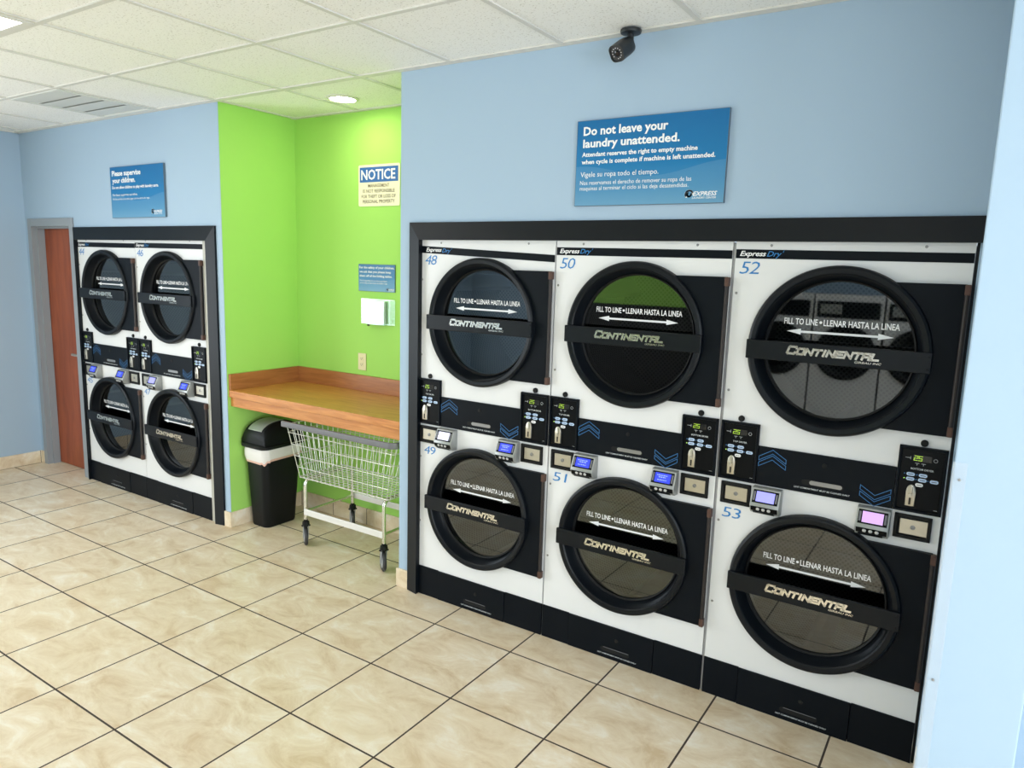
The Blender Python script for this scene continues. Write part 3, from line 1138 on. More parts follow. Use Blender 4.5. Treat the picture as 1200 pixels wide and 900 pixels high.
def lint_drawer(root, key, x0, x1, z0, z1, slot, lab, with_chev, label_name):
    def pl(mb):
        mb.box(x0, x1, -0.009, 0.001, z0, z1, 0.0015)
    ld = link(label_name, cached(label_name + key, pl, 'black'), root)
    sx0, sx1, sz = slot

    def sl(mb):
        mb.prism(capsule((sx0 + sx1) / 2, sz, sx1 - sx0, 0.021), -0.0098, -0.0088, 'y')
    link('finger_slot', cached('finger_slot' + key + label_name, sl, 'dark'), ld)

    if with_chev:
        def gr(mb):
            mb.prism(capsule((sx0 + sx1) / 2 + 0.012, sz + 0.001, sx1 - sx0 - 0.034, 0.0165), -0.0104, -0.0096, 'y')
        link('slot_grip', cached('slot_grip' + key, gr, 'screw'), ld)['label'] = 'grey metal showing in the slot'
    else:
        def gr(mb):
            strip(mb, [(sx0 + 0.016, sz + 0.009), (sx1 - 0.004, sz + 0.009)], 0.0022, -0.0102)
        link('slot_grip', cached('slot_grip' + key + 'l', gr, 'bumper'), ld)

    def lk(mb):
        mb.lathe_axis([(0.009, 0), (0.009, 0.002), (0.0065, 0.003), (0, 0.003)], (0.402, -0.009, sz + (0.075 if with_chev else 0.056)), (0, -1, 0), 16)
    link('drawer_lock', cached('drawer_lock' + key + label_name, lk, 'gasket', True), ld)

    def tx(mb):
        put_text(mb, 'LINT COMPARTMENT MUST BE CLEANED DAILY', lab[0], lab[1], lab[2] - 0.0032, lab[2] + 0.0032, -0.0098, bold=0.015)
    link('drawer_lettering', cached('drawer_lettering' + key + label_name, tx, 'label'), ld)
    if with_chev:
        def cu_(mb):
            chevron(mb, 0.158, 0.262, 1.1125, True, -0.0098)
        link('chevron_mark', cached('chevron_up' + key, cu_, 'blueline'), ld)['label'] = 'blue outlined double chevron pointing up'

        def cd_(mb):
            chevron(mb, 0.532, 0.634, 1.034, False, -0.0098)
        link('chevron_mark', cached('chevron_down' + key, cd_, 'blueline'), ld)['label'] = 'blue outlined double chevron pointing down'
    return ld


def make_dryer(x0, label, num_u, num_l, scr_l, scr_r, band_tilt=0.0, hidden_left=0.0, filler=0.0):
    root = thing('stacked_dryer', label, 'dryer', (x0, 0.0, 0.0), 'stacked tumble dryers along the wall')
    W = 0.80

    def body(mb):
        mb.box(0.002, W - 0.002, 0.80, 0.81, 0.0, 1.918)
        mb.box(0.002, 0.008, 0.012, 0.80, 0.0, 1.918)
        mb.box(W - 0.008, W - 0.002, 0.012, 0.80, 0.0, 1.918)
        mb.box(0.002, W - 0.002, 0.012, 0.80, 1.910, 1.918)
        mb.box(0.002, W - 0.002, 0.012, 0.80, 0.0, 0.008)
        mb.box(0.008, W - 0.008, 0.05, 0.80, 1.034, 1.042)
    link('cabinet', cached('cabinet', body, 'dark'), root)

    def pu(mb):
        panel_hole(mb, 0.0, W, 0.964, 1.920, RC, RZU, RR - 0.015, 0.0, 0.012)
    link('front_panel', cached('front_panel_u', pu, 'white'), root)['label'] = 'white enamel upper front panel'

    def pl(mb):
        panel_hole(mb, 0.0, W, 0.160, 0.961, RC, RZL, RR - 0.015, 0.0, 0.012)
    link('front_panel', cached('front_panel_l', pl, 'white'), root)['label'] = 'white enamel lower front panel'
    if filler:
        obj('side_filler', MB().box(-filler, -0.0015, 0.003, 0.010, 0.0, 1.915), 'fill', root)['label'] = 'thin grey metal filler strip'
    # header stripe
    hs = MB()
    t = band_tilt
    hs.prism([(0.002, 1.856), (W - 0.001, 1.853 - t), (W - 0.001, 1.886 - t), (0.002, 1.891)], -0.0022, 0.0, 'y')
    band = obj('header_stripe', hs, 'black', root)
    band['label'] = 'black stripe with the white and blue model lettering'
    ho = hidden_left
    e = MB()
    put_text(e, 'Express', 0.018 + ho, 0.118 + ho, 1.8585 - t * 0.1, 1.8845 - t * 0.1, -0.0030, bold=0.018, shear=0.28, space=0.95)
    obj('stripe_lettering', e, 'print', band)
    e = MB()
    put_text(e, 'Dry', 0.121 + ho, 0.176 + ho, 1.8575 - t * 0.2, 1.8845 - t * 0.2, -0.0030, bold=0.006, shear=0.32, space=0.95)
    strip(e, [(0.1805 + ho, 1.880 - t * 0.2), (0.1835 + ho, 1.888 - t * 0.2)], 0.0018, -0.0030)
    obj('stripe_lettering', e, 'bluep', band)
    for nm, zz0, zz1, n_ in (('u', 1.796, 1.844, num_u), ('l', 0.800, 0.843, num_l)):
        e = MB()
        lo = 0.020 if nm == 'u' else 0.026
        put_text(e, n_, lo + ho * 0.6, lo + 0.078 + ho * 0.6, zz0, zz1, -0.0012, bold=-0.004, shear=0.2 if nm == 'u' else 0.1, space=0.86)
        obj('machine_number', e, 'bluep', root)['label'] = 'blue number ' + n_
    make_door(root, '_u', RZU)
    make_door(root, '_l', RZL)
    lint_drawer(root, '_m', 0.152, 0.644, 0.964, 1.121, (0.325, 0.476, 1.007), (0.300, 0.500, 0.983), True, 'lint_drawer')
    control_panel(root, '_a', 0.0, 'TOP DRYER')
    control_panel(root, '_b', 0.6455, 'BOTTOM DRYER')
    coin_box(root, '_a', 0.0165)
    coin_box(root, '_b', 0.6545)
    card_reader(root, '_a' + scr_l, 0.148, scr_l)
    card_reader(root, '_b' + scr_r, 0.532, scr_r)
    for kx, kk in ((0.076, 'a'), (0.721, 'b')):
        def kn(mb):
            mb.lathe_axis([(0.0125, 0), (0.0125, 0.006), (0.009, 0.009), (0, 0.009)], (kx, 0, 1.2205), (0, -1, 0), 20)
        link('key_lock', cached('key_lock' + kk, kn, 'gasket', True), root)
    # toe kick: two filler plates and the lower lint drawer
    def tl(mb):
        mb.box(0.0, 0.147, -0.006, 0.006, 0.0, 0.163, 0.001)
    link('toe_plate', cached('toe_plate_a', tl, 'black'), root)

    def tr(mb):
        mb.box(0.582, W, -0.006, 0.006, 0.0, 0.163, 0.001)
    link('toe_plate', cached('toe_plate_b', tr, 'black'), root)
    lint_drawer(root, '_t', 0.149, 0.580, 0.0, 0.161, (0.323, 0.468, 0.045), (0.310, 0.505, 0.022), False, 'toe_drawer')
    for i, (sx, sz) in enumerate(((0.135, 1.906), (0.655, 1.906), (0.014, 1.72), (0.014, 1.33), (0.014, 0.78), (0.014, 0.42))):
        def sw(mb):
            mb.lathe_axis([(0.0055, 0), (0.0045, 0.002), (0, 0.0026)], (sx, 0, sz), (0, -1, 0), 10)
        link('panel_screw', cached('panel_screw' + str(i), sw, 'screw'), root)
    return root


make_dryer(1.764, 'stacked white dryer numbered 52 and 53 against the wing wall', '52', '53', 'scr_glare_pale', 'scr_glare_pink', filler=0.0095)
make_dryer(0.9525, 'stacked white dryer numbered 50 and 51, middle of the right-hand three', '50', '51', 'scr_blue', 'scr_blue', filler=0.0055)
make_dryer(0.1455, 'stacked white dryer numbered 48 and 49 nearest the folding counter', '48', '49', 'scr_glare_white', 'scr_blue', 0.030, 0.022)
make_dryer(-2.505, 'stacked white dryer numbered 46 and 47 left of the green alcove', '46', '47', 'scr_glare_pale', 'scr_blue')
make_dryer(-3.308, 'stacked white dryer numbered 44 and 45 beside the wooden door', '44', '45', 'scr_blue', 'scr_blue')

# ------------------------------------------------------------------ folding counter in the alcove
fc = thing('folding_counter', 'orange-brown oak laminate folding counter spanning the green alcove', 'counter', (-0.7525, 0.3, 0.0))
S = Vector((0.7525, -0.3, 0))
obj('worktop', shift(MB().box(AX0 + 0.001, AX1 - 0.001, 0.012, AY - 0.001, 0.895, 0.941, 0.003), S), 'oak', fc)
obj('apron', shift(MB().box(AX0 + 0.001, AX1 - 0.001, 0.026, 0.046, 0.832, 0.895, 0.002), S), 'oak', fc)
obj('back_splash', shift(MB().box(AX0 + 0.001, AX1 - 0.001, AY - 0.021, AY - 0.001, 0.941, 1.048, 0.002), S), 'oakdark', fc)
obj('side_splash', shift(MB().box(AX0 + 0.001, AX0 + 0.021, 0.014, AY - 0.021, 0.941, 1.048, 0.002), S), 'oakdark_y', fc)

# ------------------------------------------------------------------ signs
def sign_panel(name, label, x0, x1, z0, z1, y, th, lines, logo):
    t = thing(name, label, 'sign', ((x0 + x1) / 2, y, z0))
    ox = (x0 + x1) / 2
    mb = MB()
    mb.box(x0 - ox, x1 - ox, -th, -0.001, 0, z1 - z0)
    obj('panel', mb, 'signedge', t)
    bm = bmesh.new()
    uvl = bm.loops.layers.uv.new('UVMap')
    e = 0.002
    vs = [bm.verts.new(p) for p in ((x0 - ox + e, -th - 0.0006, e), (x1 - ox - e, -th - 0.0006, e), (x1 - ox - e, -th - 0.0006, z1 - z0 - e), (x0 - ox + e, -th - 0.0006, z1 - z0 - e))]
    f = bm.faces.new(vs)
    for lp, u in zip(f.loops, ((0, 0), (1, 0), (1, 1), (0, 1))):
        lp[uvl].uv = u
    me = bpy.data.meshes.new('printed_face')
    bm.to_mesh(me)
    bm.free()
    me.materials.append(M['sign'])
    link('printed_face', me, t)['label'] = 'blue printed face with pale waves'
    for nm_, sel, lb_ in (('lettering', True, 'bold white lettering'), ('translation_lettering', False, 'thin white lettering in Spanish')):
        mb = MB()
        for (tx, a, b, c, d_, bold) in lines:
            if (bold > 0.01) == sel:
                put_text(mb, tx, a - ox, b - ox, c - z0, d_ - z0, -th - 0.0014, bold=bold)
        obj(nm_, mb, 'print', t)['label'] = lb_
    if logo:
        lx0, lx1, lz0, lz1 = (logo[0] - ox, logo[1] - ox, logo[2] - z0, logo[3] - z0)
        mb = MB()
        yy = -th - 0.0014
        h = lz1 - lz0
        wx = lx1 - lx0
        put_text(mb, 'EXPRESS', lx0 + wx * 0.25, lx1, lz0 + h * 0.36, lz0 + h * 0.80, yy, bold=0.02, shear=0.3)
        put_text(mb, 'LAUNDRY CENTER', lx0 + wx * 0.23, lx1 - wx * 0.03, lz0 + h * 0.08, lz0 + h * 0.27, yy, bold=0.012, shear=0.25)
        c = (lx0 + h * 0.45, lz0 + h * 0.52)
        strip(mb, [(c[0] + h * 0.38 * math.cos(a * 0.3 + 0.2), c[1] + h * 0.38 * math.sin(a * 0.3 + 0.2)) for a in range(0, 13)], h * 0.16, yy)
        obj('logo', mb, 'print', t)['label'] = 'white slanted logo lettering with a swirl'
        mb = MB()
        strip(mb, [(c[0] + h * 0.20 * math.cos(a * 0.45 + 2.4), c[1] + h * 0.20 * math.sin(a * 0.45 + 2.4)) for a in range(0, 10)], h * 0.17, yy - 0.0004)
        obj('logo_swirl', mb, 'wavew', t)['label'] = 'black swirl of the logo'
    return t


sign_panel('wall_sign', 'large blue sign above dryers 48 to 53, Do not leave your laundry unattended', 1.040, 1.705, 2.069, 2.4285, 0.0, 0.014, [
    ('Do not leave your', 1.072, 1.457, 2.354, 2.402, 0.030),
    ('laundry unattended.', 1.072, 1.509, 2.304, 2.350, 0.030),
    ('Attendant reserves the right to empty machine', 1.069, 1.586, 2.271, 2.296, 0.026),
    ('when cycle is complete if machine is left unattended.', 1.068, 1.659, 2.240, 2.265, 0.026),
    ('Vigele su ropa todo el tiempo.', 1.066, 1.426, 2.185, 2.213, 0.0),
    ('Nos reservamos el derecho de remover su ropa de las', 1.065, 1.568, 2.153, 2.176, 0.0),
    ('maquinas al terminar el ciclo si las deja desatendidas.', 1.065, 1.557, 2.130, 2.152, 0.0)],
    (1.545, 1.677, 2.084, 2.124))
sign_panel('wall_sign', 'blue sign above dryers 44 to 47 near the wooden door, Please supervise your children', -2.757, -2.091, 2.064, 2.4185, 0.0, 0.014, [
    ('Please supervise', -2.730, -2.364, 2.344, 2.392, 0.030),
    ('your children.', -2.729, -2.434, 2.296, 2.342, 0.030),
    ('Do not allow children to play with laundry carts.', -2.734, -2.154, 2.260, 2.286, 0.026),
    ('Por favor supervise sus ni\u00f1os.', -2.731, -2.414, 2.211, 2.233, 0.004),
    ('No les permita a sus ni\u00f1os jugar con los carros de ropa.', -2.732, -2.265, 2.185, 2.203, 0.0)],
    (-2.252, -2.122, 2.080, 2.120))
sign_panel('counter_sign', 'small blue sign on the green wall above the clear paper holder', -0.894, -0.571, 1.613, 1.789, AY, 0.006, [
    ('For the safety of your children,', -0.885, -0.577, 1.756, 1.776, 0.018),
    ('we ask that you please keep', -0.883, -0.605, 1.729, 1.748, 0.018),
    ('them off of the folding tables.', -0.883, -0.595, 1.702, 1.721, 0.018),
    ('Por la seguridad de sus ni\u00f1os, por favor', -0.880, -0.638, 1.674, 1.688, 0.0),
    ('no los deje en las mesas de doblar ropa.', -0.880, -0.634, 1.659, 1.673, 0.0)],
    (-0.643, -0.576, 1.618, 1.638))

nt_ = thing('notice_sign', 'cream notice sign with blue heading on the green wall under the downlight', 'sign', (-0.712, AY, 2.159))
S = Vector((0.712, -AY, -2.159))
mb = MB()
mb.prism(rrect(-0.7145, 2.289, 0.358, 0.260, 0.012), AY - 0.004, AY - 0.001, 'y')
obj('panel', shift(mb, S), 'cream', nt_)
obj('heading_band', shift(MB().box(-0.881, -0.550, AY - 0.0052, AY - 0.0038, 2.310, 2.404), S), 'noticeblue', nt_)['label'] = 'blue heading band'
mb = MB()
put_text(mb, 'NOTICE', -0.867, -0.572, 2.324, 2.389, AY - 0.0062, bold=0.02)
obj('heading_lettering', shift(mb, S), 'print', nt_)
mb = MB()
for tx, a, b, c, d_ in (('MANAGEMENT', -0.807, -0.623, 2.277, 2.299), ('IS NOT RESPONSIBLE', -0.853, -0.578, 2.244, 2.266),
                        ('FOR THEFT OR LOSS OF', -0.866, -0.569, 2.210, 2.232), ('PERSONAL PROPERTY', -0.855, -0.577, 2.178, 2.200)):
    put_text(mb, tx, a, b, c, d_, AY - 0.0050, bold=0.012)
obj('lettering', shift(mb, S), 'noticetxt', nt_)

# ------------------------------------------------------------------ clear paper holder and outlet
ph = thing('paper_holder', 'clear acrylic holder with folded white paper on the green wall', 'holder', (-0.72, AY, 1.40))
S = Vector((0.72, -AY, -1.40))
mb = MB()
mb.box(-0.875, -0.575, AY - 0.004, AY - 0.001, 1.40, 1.565)
obj('back_plate', shift(mb, S), 'acrylic', ph)
mb = MB()
mb.box(-0.800, -0.620, AY - 0.058, AY - 0.055, 1.405, 1.556)
mb.box(-0.800, -0.797, AY - 0.055, AY - 0.004, 1.405, 1.556)
mb.box(-0.623, -0.620, AY - 0.055, AY - 0.004, 1.405, 1.556)
mb.box(-0.797, -0.623, AY - 0.055, AY - 0.004, 1.402, 1.405)
obj('front_pocket', shift(mb, S), 'acrylic', ph)
mb = MB()
for i in range(8):
    yy = AY - 0.007 - i * 0.0058
    wob = random.uniform(-0.008, 0.008)
    xr_ = -0.648 + wob - 0.004 * i
    mb.loft([[(-0.790, yy, 1.4065), (-0.790, yy - 0.0040, 1.4065), (xr_, yy - 0.0040, 1.4065), (xr_, yy, 1.4065)],
             [(-0.790, yy, 1.550 - abs(wob)), (-0.790, yy - 0.0040, 1.552), (xr_ - 0.004, yy - 0.0040, 1.546), (xr_ - 0.004, yy, 1.550)]])
obj('paper', shift(mb, S), 'paper', ph)['label'] = 'folded white paper sheets'
mb = MB()
mb.lathe_axis([(0.008, 0), (0.008, 0.012), (0, 0.012)], (-0.762, AY - 0.05, 1.402), (0, 0, -1), 12)
obj('rubber_foot', shift(mb, S), 'slot', ph)

ot = thing('wall_outlet', 'almond double wall outlet on the green wall above the counter', 'outlet', (-0.866, AY, 1.081))
mb = MB().box(-0.037, 0.037, -0.006, -0.001, 0, 0.115, 0.002)
obj('cover_plate', mb, 'almond', ot)
for zc in (0.078, 0.038):
    mb = MB()
    mb.prism(rrect(-0.002, zc, 0.034, 0.028, 0.010), -0.0085, -0.006, 'y')
    rc_ = obj('receptacle', mb, 'almond', ot)
    mb = MB()
    for sx in (-0.008, 0.004):
        mb.box(sx - 0.0012, sx + 0.0012, -0.0090, -0.0084, zc - 0.002, zc + 0.007)
    mb.box(-0.004, 0.0, -0.0090, -0.0084, zc - 0.009, zc - 0.005)
    obj('pin_slots', mb, 'slot', rc_)

# ------------------------------------------------------------------ trash can
tc = thing('trash_can', 'black swing-top trash can with white liner beneath the counter', 'trash can', (-1.374, 0.250, 0))
mb = MB()
def rr3(cx, cy, w_, d_, r, z):
    return [(p[0], p[1], z) for p in rrect(cx, cy, w_, d_, r)]
mb.loft([rr3(0.0, 0, 0.168, 0.250, 0.040, 0.0), rr3(0.0, 0, 0.176, 0.258, 0.042, 0.012), rr3(0.010, 0, 0.216, 0.318, 0.046, 0.50), rr3(0.011, 0, 0.220, 0.322, 0.046, 0.555)])
obj('bin_body', mb, 'bin', tc, True)
# liner folded over the rim, its lower edge uneven
mb = MB()
n = 96
def ring_pts(w_, d_, r, zf):
    base = rrect(0.011, 0, w_, d_, r, 23)
    m_ = len(base)
    return [(p[0], p[1], zf(i / m_)) for i, p in enumerate(base)]
low = lambda u: 0.478 + 0.016 * math.sin(2 * PI * u * 2 + 0.7) + 0.006 * math.sin(2 * PI * u * 9) - 0.012 * math.sin(2 * PI * u + 2.2)
mb.loft([ring_pts(0.232, 0.334, 0.05, low), ring_pts(0.240, 0.342, 0.05, lambda u: low(u) + 0.02), ring_pts(0.238, 0.340, 0.05, lambda u: 0.535 + 0.004 * math.sin(40 * u)), ring_pts(0.230, 0.332, 0.05, lambda u: 0.562)], cap=False)
ln = obj('bin_liner', mb, 'liner', tc, True)
ln['label'] = 'white plastic liner folded over the rim'
mb = MB()
mb.loft([ring_pts(0.2335, 0.3355, 0.05, lambda u: low(u) - 0.001), ring_pts(0.2400, 0.3425, 0.05, lambda u: low(u) + 0.014)], cap=False)
obj('drawstring', mb, 'linered', ln, True)['label'] = 'pink drawstring hem'
mb = MB()
mb.loft([rr3(0.011, 0, 0.250, 0.352, 0.05, 0.556), rr3(0.011, 0, 0.268, 0.370, 0.055, 0.562), rr3(0.011, 0, 0.270, 0.372, 0.055, 0.578), rr3(0.011, 0, 0.256, 0.358, 0.055, 0.586)])
secs = []
for k in range(19):
    a = PI * k / 18
    y = -0.165 * math.cos(a)
    z = 0.612 + 0.116 * math.sin(a) ** 0.75
    hw = 0.114 - 0.016 * math.sin(a)
    secs.append([(0.011 - 0.122, y, 0.582), (0.011 + 0.122, y, 0.582), (0.011 + 0.119, y, 0.605), (0.011 + hw, y, z - 0.018), (0.011 + hw - 0.014, y, z), (0.011 - hw + 0.014, y, z), (0.011 - hw, y, z - 0.018), (0.011 - 0.119, y, 0.605)])
mb.loft(secs)
lid = obj('lid', mb, 'bin', tc, True, ang=40)
mb = MB()
secs = []
for k in range(10):
    a = math.radians(26) + math.radians(76) * k / 9
    y = -0.165 * math.cos(a)
    z = 0.612 + 0.116 * math.sin(a) ** 0.75
    secs.append([(0.011 - 0.068, y, z - 0.004), (0.011 + 0.068, y, z - 0.004), (0.011 + 0.068, y, z + 0.003), (0.011 - 0.068, y, z + 0.003)])
mb.loft(secs)
obj('swing_flap', mb, 'flap', lid, True, ang=40)['label'] = 'grey metallic swing flap'

# ------------------------------------------------------------------ laundry cart
lc = thing('laundry_cart', 'chrome wire laundry cart with grey bumper parked under the counter', 'cart', (-0.52, 0.28, 0))
S = Vector((0.52, -0.28, 0))
TB = dict(x0=-0.952, x1=-0.040, y0=0.012, y1=0.520, z=0.790)      # rim
BB = dict(x0=-0.890, x1=-0.125, y0=0.060, y1=0.430, z=0.455)      # floor of the basket
def lerp(a, b, t):
    return a + (b - a) * t
def lvl(t):
    return {k: lerp(BB[k], TB[k], t) for k in BB}
def loop(c, r=0.035):
    pts = []
    cx, cy, w_, d_ = (c['x0'] + c['x1']) / 2, (c['y0'] + c['y1']) / 2, c['x1'] - c['x0'], c['y1'] - c['y0']
    return [(p[0], p[1], c['z']) for p in rrect(cx, cy, w_, d_, r, 4)]
mb = MB()
wr = 0.0022
for t in (0.0, 0.2, 0.42, 0.64, 0.86):
    mb.tube(loop(lvl(t), 0.02), wr * 1.15, 6, True)
mb.tube(loop(lvl(1.0)), 0.0042, 8, True)
nx, ny = 19, 10
for i in range(nx + 1):
    f = 0.02 + 0.96 * i / nx
    a, b = lvl(0), lvl(1)
    xb, xt = lerp(a['x0'], a['x1'], f), lerp(b['x0'], b['x1'], f)
    mb.tube([(xt, b['y0'], b['z']), (xb, a['y0'], a['z'] - 0.004), (xb, a['y1'], a['z'] - 0.004), (xt, b['y1'], b['z'])], wr, 6)
for i in range(ny + 1):
    f = 0.03 + 0.94 * i / ny
    a, b = lvl(0), lvl(1)
    yb, yt = lerp(a['y0'], a['y1'], f), lerp(b['y0'], b['y1'], f)
    mb.tube([(b['x0'], yt, b['z']), (a['x0'], yb, a['z']), (a['x1'], yb, a['z']), (b['x1'], yt, b['z'])], wr, 6)
obj('wire_basket', shift(mb, S), 'wire', lc, True)
mb = MB()
bz = 0.797
path = [(-0.958, -0.002, bz), (-0.5, -0.002, bz), (-0.085, -0.002, bz)]
for k in range(1, 9):
    a = PI / 2 * k / 8
    path.append((-0.085 + 0.055 * math.sin(a), 0.053 - 0.055 * math.cos(a), bz))
path += [(-0.030, 0.20, bz), (-0.030, 0.44, bz)]
secs = []
for i, p in enumerate(path):
    p = Vector(p)
    tdir = (Vector(path[min(i + 1, len(path) - 1)]) - Vector(path[max(i - 1, 0)])).normalized()
    nd = Vector((tdir.y, -tdir.x, 0))
    sec = []
    for q in rrect(0, 0, 0.020, 0.036, 0.006, 3):
        sec.append(tuple(p + nd * q[0] + Vector((0, 0, q[1]))))
    secs.append(sec)
mb.loft(secs)
obj('bumper', shift(mb, S), 'bumper', lc, True, ang=50)['label'] = 'grey vinyl bumper along the front rim'
# tube frame: two U-shaped end frames joined by rails
LX0, LX1, LY0, LY1 = -0.850, -0.180, 0.078, 0.485
def bend(pts, r=0.05, n=6):
    out = [Vector(pts[0])]
    for a, b, c in zip(pts, pts[1:], pts[2:]):
        a, b, c = Vector(a), Vector(b), Vector(c)
        d1, d2 = (a - b).normalized(), (c - b).normalized()
        for k in range(n + 1):
            t = k / n
            p, q = b + d1 * r, b + d2 * r
            out.append((1 - t) ** 2 * p + 2 * t * (1 - t) * b + t * t * q)
    out.append(Vector(pts[-1]))
    return out
for x in (LX0, LX1):
    mb = MB()
    mb.tube(bend([(x, LY0, 0.175), (x + 0.0, LY0, 0.438), (x, LY1, 0.438), (x, LY1, 0.175)], 0.045), 0.0115, 12)
    mb.tube([(x, LY0, 0.232), (x, LY1, 0.232)], 0.0085, 10)
    obj('end_frame', shift(mb, S), 'chromed', lc, True)
for y in (LY0, LY1):
    mb = MB().box(LX0, LX1, y - 0.004 - (0.011 if y == LY0 else -0.011), y + 0.004 - (0.011 if y == LY0 else -0.011), 0.212, 0.252, 0.0015)
    obj('side_rail', shift(mb, S), 'railwhite', lc)
def turn(mb, x, y):
    bmesh.ops.rotate(mb.bm, verts=mb.bm.verts, cent=(x, y, 0), matrix=Matrix.Rotation(math.radians(54), 3, 'Z'))
    return mb


for x in (LX0, LX1):
    for y in (LY0, LY1):
        mb = MB()
        mb.lathe_axis([(0, 0.055), (0.006, 0.055), (0.006, 0.03), (0.013, 0.028), (0.013, 0.018), (0.021, 0.014), (0.023, 0.0), (0.023, -0.012), (0, -0.012)], (x, y, 0.150), (0, 0, 1), 18)
        mb.box(x - 0.019, x + 0.019, y - 0.023, y + 0.023, 0.132, 0.142, 0.003)
        cs = obj('caster', shift(mb, S), 'gasket', lc, True)
        cs['label'] = 'swivel caster with grey wheel and dark tyre'
        mb = MB()
        for sx in (-1, 1):
            mb.prism([(y - 0.018, 0.140), (y + 0.018, 0.140), (y + 0.034, 0.052), (y + 0.026, 0.044), (y + 0.012, 0.052)], x + sx * 0.0155 - 0.0015, x + sx * 0.0155 + 0.0015, 'x')
        obj('fork', shift(turn(mb, x, y), S), 'castergrey', cs)
        mb = MB()
        mb.lathe_axis([(0, -0.013), (0.041, -0.011), (0.043, -0.006), (0.043, 0.006), (0.041, 0.011), (0, 0.013)], (x, y + 0.020, 0.0635), (1, 0, 0), 28)
        obj('wheel', shift(turn(mb, x, y), S), 'castergrey', cs, True)
        mb = MB()
        pr = [(0.042, -0.010), (0.055, -0.011), (0.062, -0.006), (0.0635, 0.0), (0.062, 0.006), (0.055, 0.011), (0.042, 0.010)]
        mb.lathe_axis(pr, (x, y + 0.020, 0.0635), (1, 0, 0), 32)
        obj('tyre', shift(turn(mb, x, y), S), 'tyre', cs, True)['label'] = 'dark grey tyre'

# ------------------------------------------------------------------ security camera
sc_ = thing('security_camera', 'black bullet security camera hanging from the ceiling above the large sign', 'camera', (1.292, -0.062, CEIL))
mb = MB()
mb.lathe_axis([(0, 0.007), (0.042, 0.007), (0.043, 0.012), (0.041, 0.020), (0.030, 0.024), (0, 0.024)], (0, 0, 0), (0, 0, -1), 28)
obj('mount_base', mb, 'camblack', sc_, True)
B, Fv = Vector((-0.006, -0.004, -0.062)), Vector((-0.022, -0.078, -0.114))
ax = (Fv - B).normalized()
mb = MB()
mb.tube([(0.0, 0.0, -0.020), (0.0, 0.0, -0.045), (-0.004, -0.003, -0.066)], 0.013, 14)
obj('mount_arm', mb, 'camblack', sc_, True)
rx = ax.cross(Vector((0, 0, 1))).normalized()
rz = rx.cross(ax)
mb = MB()
def csec(t, s):
    c = B + ax * t
    return [tuple(c + rx * p[0] + rz * p[1]) for p in rrect(0, 0, 0.066 * s, 0.066 * s, 0.021 * s, 5)]
Lb = (Fv - B).length
mb.loft([csec(-0.004, 0.82), csec(0.004, 0.94), csec(0.03, 1.0), csec(Lb, 1.0), csec(Lb, 0.88), csec(Lb - 0.004, 0.86)])
obj('housing', mb, 'camblack', sc_, True, ang=30)
mb = MB()
mb.lathe_axis([(0.0125, -0.001), (0.0125, 0.0025), (0.010, 0.004), (0, 0.0055)], Fv - ax * 0.004, ax, 20)
obj('camera_lens', mb, 'camlens', sc_, True)
mb = MB()
for k in range(12):
    a = 2 * PI * k / 12
    if k == 10:
        continue
    c = Fv - ax * 0.004 + (rx * math.cos(a) + rz * math.sin(a)) * 0.0205
    mb.lathe_axis([(0.0024, -0.001), (0.0022, 0.001), (0, 0.0016)], c, ax, 8)
obj('infrared_lamps', mb, 'irled', sc_)['label'] = 'ring of small pale infrared lamps'

# ------------------------------------------------------------------ ceiling fittings
for i, (tx, ty, vis) in enumerate(TROFF):
    y0, y1 = (-1.902, -1.292) if vis else (ty, ty + 0.61)
    lab = 'square-edged fluorescent ceiling panel lit at the upper left corner' if vis else \
        ['', 'lit ceiling panel over the left rear of the room', 'lit ceiling panel over the middle rear of the room', 'lit ceiling panel right of the wing wall', 'lit ceiling panel over the right rear of the room'][i]
    t = thing('ceiling_light', lab, 'light', (tx + GP, (y0 + y1) / 2, CEIL), 'ceiling light panels')
    mb = MB()
    hx, hy = GP - 0.012, (y1 - y0) / 2 - 0.012
    for b in ((-hx, hx, hy - 0.03, hy), (-hx, hx, -hy, -hy + 0.03), (-hx, -hx + 0.03, -hy + 0.03, hy - 0.03), (hx - 0.03, hx, -hy + 0.03, hy - 0.03)):
        mb.box(b[0], b[1], b[2], b[3], -0.010, -0.0005)
    obj('lamp_frame', mb, 'grid', t)
    obj('diffuser', MB().box(-hx + 0.03, hx - 0.03, -hy + 0.03, hy - 0.03, -0.007, -0.0005), 'emit', t)['label'] = 'glowing white diffuser'

dl = thing('downlight', 'round recessed downlight glowing in the ceiling of the green alcove', 'light', (-0.725, 0.300, CEIL))
mb = MB()
mb.lathe_axis([(0.076, 0.0005), (0.098, 0.0005), (0.098, 0.004), (0.078, 0.010), (0.076, 0.006)], (0, 0, 0), (0, 0, -1), 40)
obj('trim_ring', mb, 'grid', dl, True)
mb = MB()
mb.lathe_axis([(0.077, 0.0006), (0.077, 0.005), (0, 0.005)], (0, 0, 0), (0, 0, -1), 40)
obj('lamp', mb, 'downlamp', dl)['label'] = 'glowing lamp face'

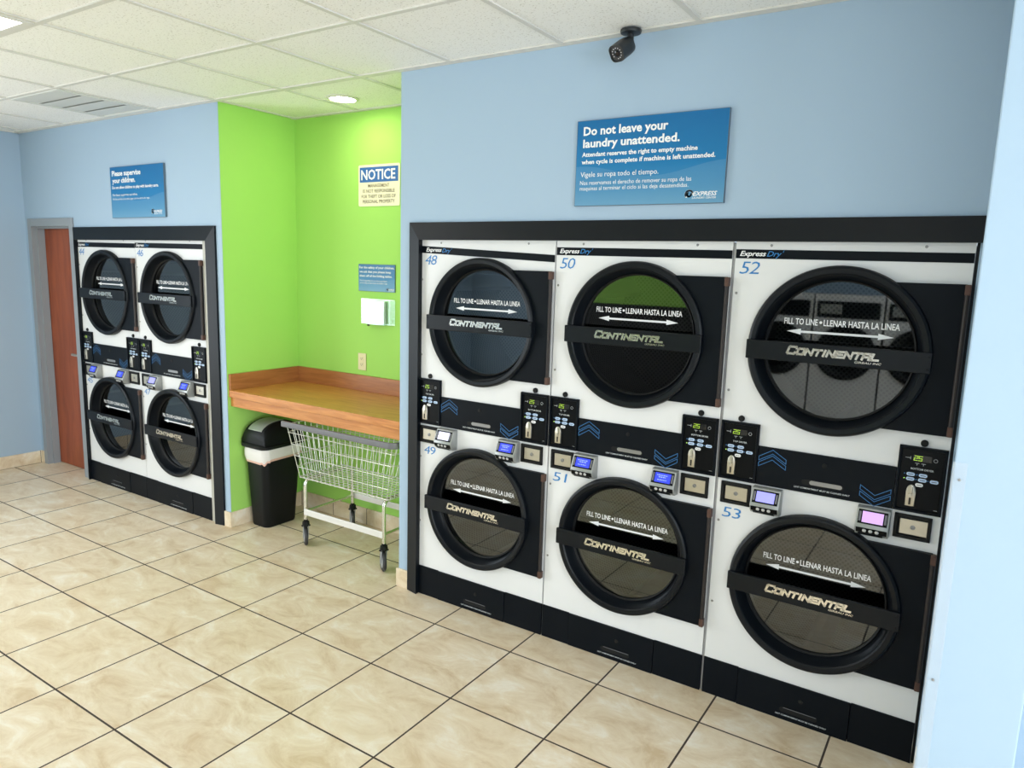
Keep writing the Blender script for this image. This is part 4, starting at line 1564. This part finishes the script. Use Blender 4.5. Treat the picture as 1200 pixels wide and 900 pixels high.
vt = thing('ceiling_vent', 'white louvred air vent in the ceiling above the left dryers', 'vent', (GX - 4.5 * GP, -0.346, CEIL))
hw = GP / 2 - 0.012
mb = MB()
for b in ((-hw, hw, 0.27, 0.302), (-hw, hw, -0.302, -0.28), (-hw, -hw + 0.022, -0.28, 0.27), (hw - 0.022, hw, -0.28, 0.27)):
    mb.box(b[0], b[1], b[2], b[3], -0.012, -0.0005)
obj('vent_frame', mb, 'vent', vt)
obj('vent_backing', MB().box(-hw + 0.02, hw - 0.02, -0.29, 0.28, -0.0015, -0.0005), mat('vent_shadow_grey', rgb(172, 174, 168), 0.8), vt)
for k in range(4):
    y0 = -0.278 + k * 0.137
    mb = MB()
    n = 6
    sec = []
    for j in range(n + 1):
        t_ = j / n
        sec.append((y0 + 0.134 * t_, -0.0105 + 0.007 * t_ ** 1.6))
    pts = sec + [(p[0], p[1] + 0.0015) for p in sec[::-1]]
    mb.prism(pts, -hw + 0.022, hw - 0.022, 'x')
    obj('louvre_blade', mb, 'vent', vt)

# ------------------------------------------------------------------ corner guard on the wing wall
cg = thing('corner_guard', 'clear plastic corner guard on the blue wing wall edge', 'guard', (2.589, -0.75, BH))
mb = MB()
mb.box(-0.0028, -0.0003, -0.0028, 0.030, 0, 1.225)
mb.box(-0.0028, 0.030, -0.0030, -0.0004, 0, 1.225)
obj('strip', mb, 'guard', cg)
for zz in (0.13, 0.62, 1.18):
    mb = MB()
    mb.lathe_axis([(0.004, 0), (0.003, 0.0015), (0, 0.002)], (0.016, -0.003, zz), (0, -1, 0), 10)
    obj('guard_screw', mb, 'screw', cg)

# ------------------------------------------------------------------ washers across the aisle (seen mirrored in the upper door glass)
def make_washer(x, label):
    t = thing('front_load_washer', label, 'washer', (x, -5.25, 0.0), 'washers across the aisle')
    mb = MB()
    panel_hole(mb, -0.33, 0.33, 0.25, 1.62, 0.0, 1.02, 0.25, 0.02, 0.0)
    mb.box(-0.33, 0.33, -0.62, -0.60, 0.0, 1.62)
    mb.box(-0.33, -0.32, -0.60, 0.0, 0.0, 1.62)
    mb.box(0.32, 0.33, -0.60, 0.0, 0.0, 1.62)
    mb.box(-0.32, 0.32, -0.60, 0.0, 1.60, 1.62)
    mb.box(-0.33, 0.33, 0.0, 0.02, 0.0, 0.25)
    obj('body', mb, 'white', t)
    mb = MB()
    mb.lathe_y([(0.29, 0.02), (0.285, 0.05), (0.25, 0.055), (0.21, 0.03), (0.20, 0.0), (0.252, 0.0)], 0, 1.02, 48, True)
    d_ = obj('door', mb, 'ring', t, True)
    mb = MB()
    mb.lathe_y([(0.20, 0.01), (0.12, 0.03), (0.0, 0.035)], 0, 1.02, 48)
    obj('door_glass', mb, 'overlay', d_, True)
    obj('control_panel', MB().box(-0.30, 0.30, 0.02, 0.035, 1.38, 1.55, 0.003), 'black', t)
    obj('soap_drawer', MB().box(-0.27, -0.06, 0.034, 0.045, 1.42, 1.52, 0.003), 'silver', t)


make_washer(0.75, 'white front-loading washer across the aisle, left of those mirrored in dryer 52')
make_washer(1.43, 'white front-loading washer across the aisle, middle of those mirrored in dryer 52')
make_washer(2.11, 'white front-loading washer across the aisle, right of those mirrored in dryer 52')
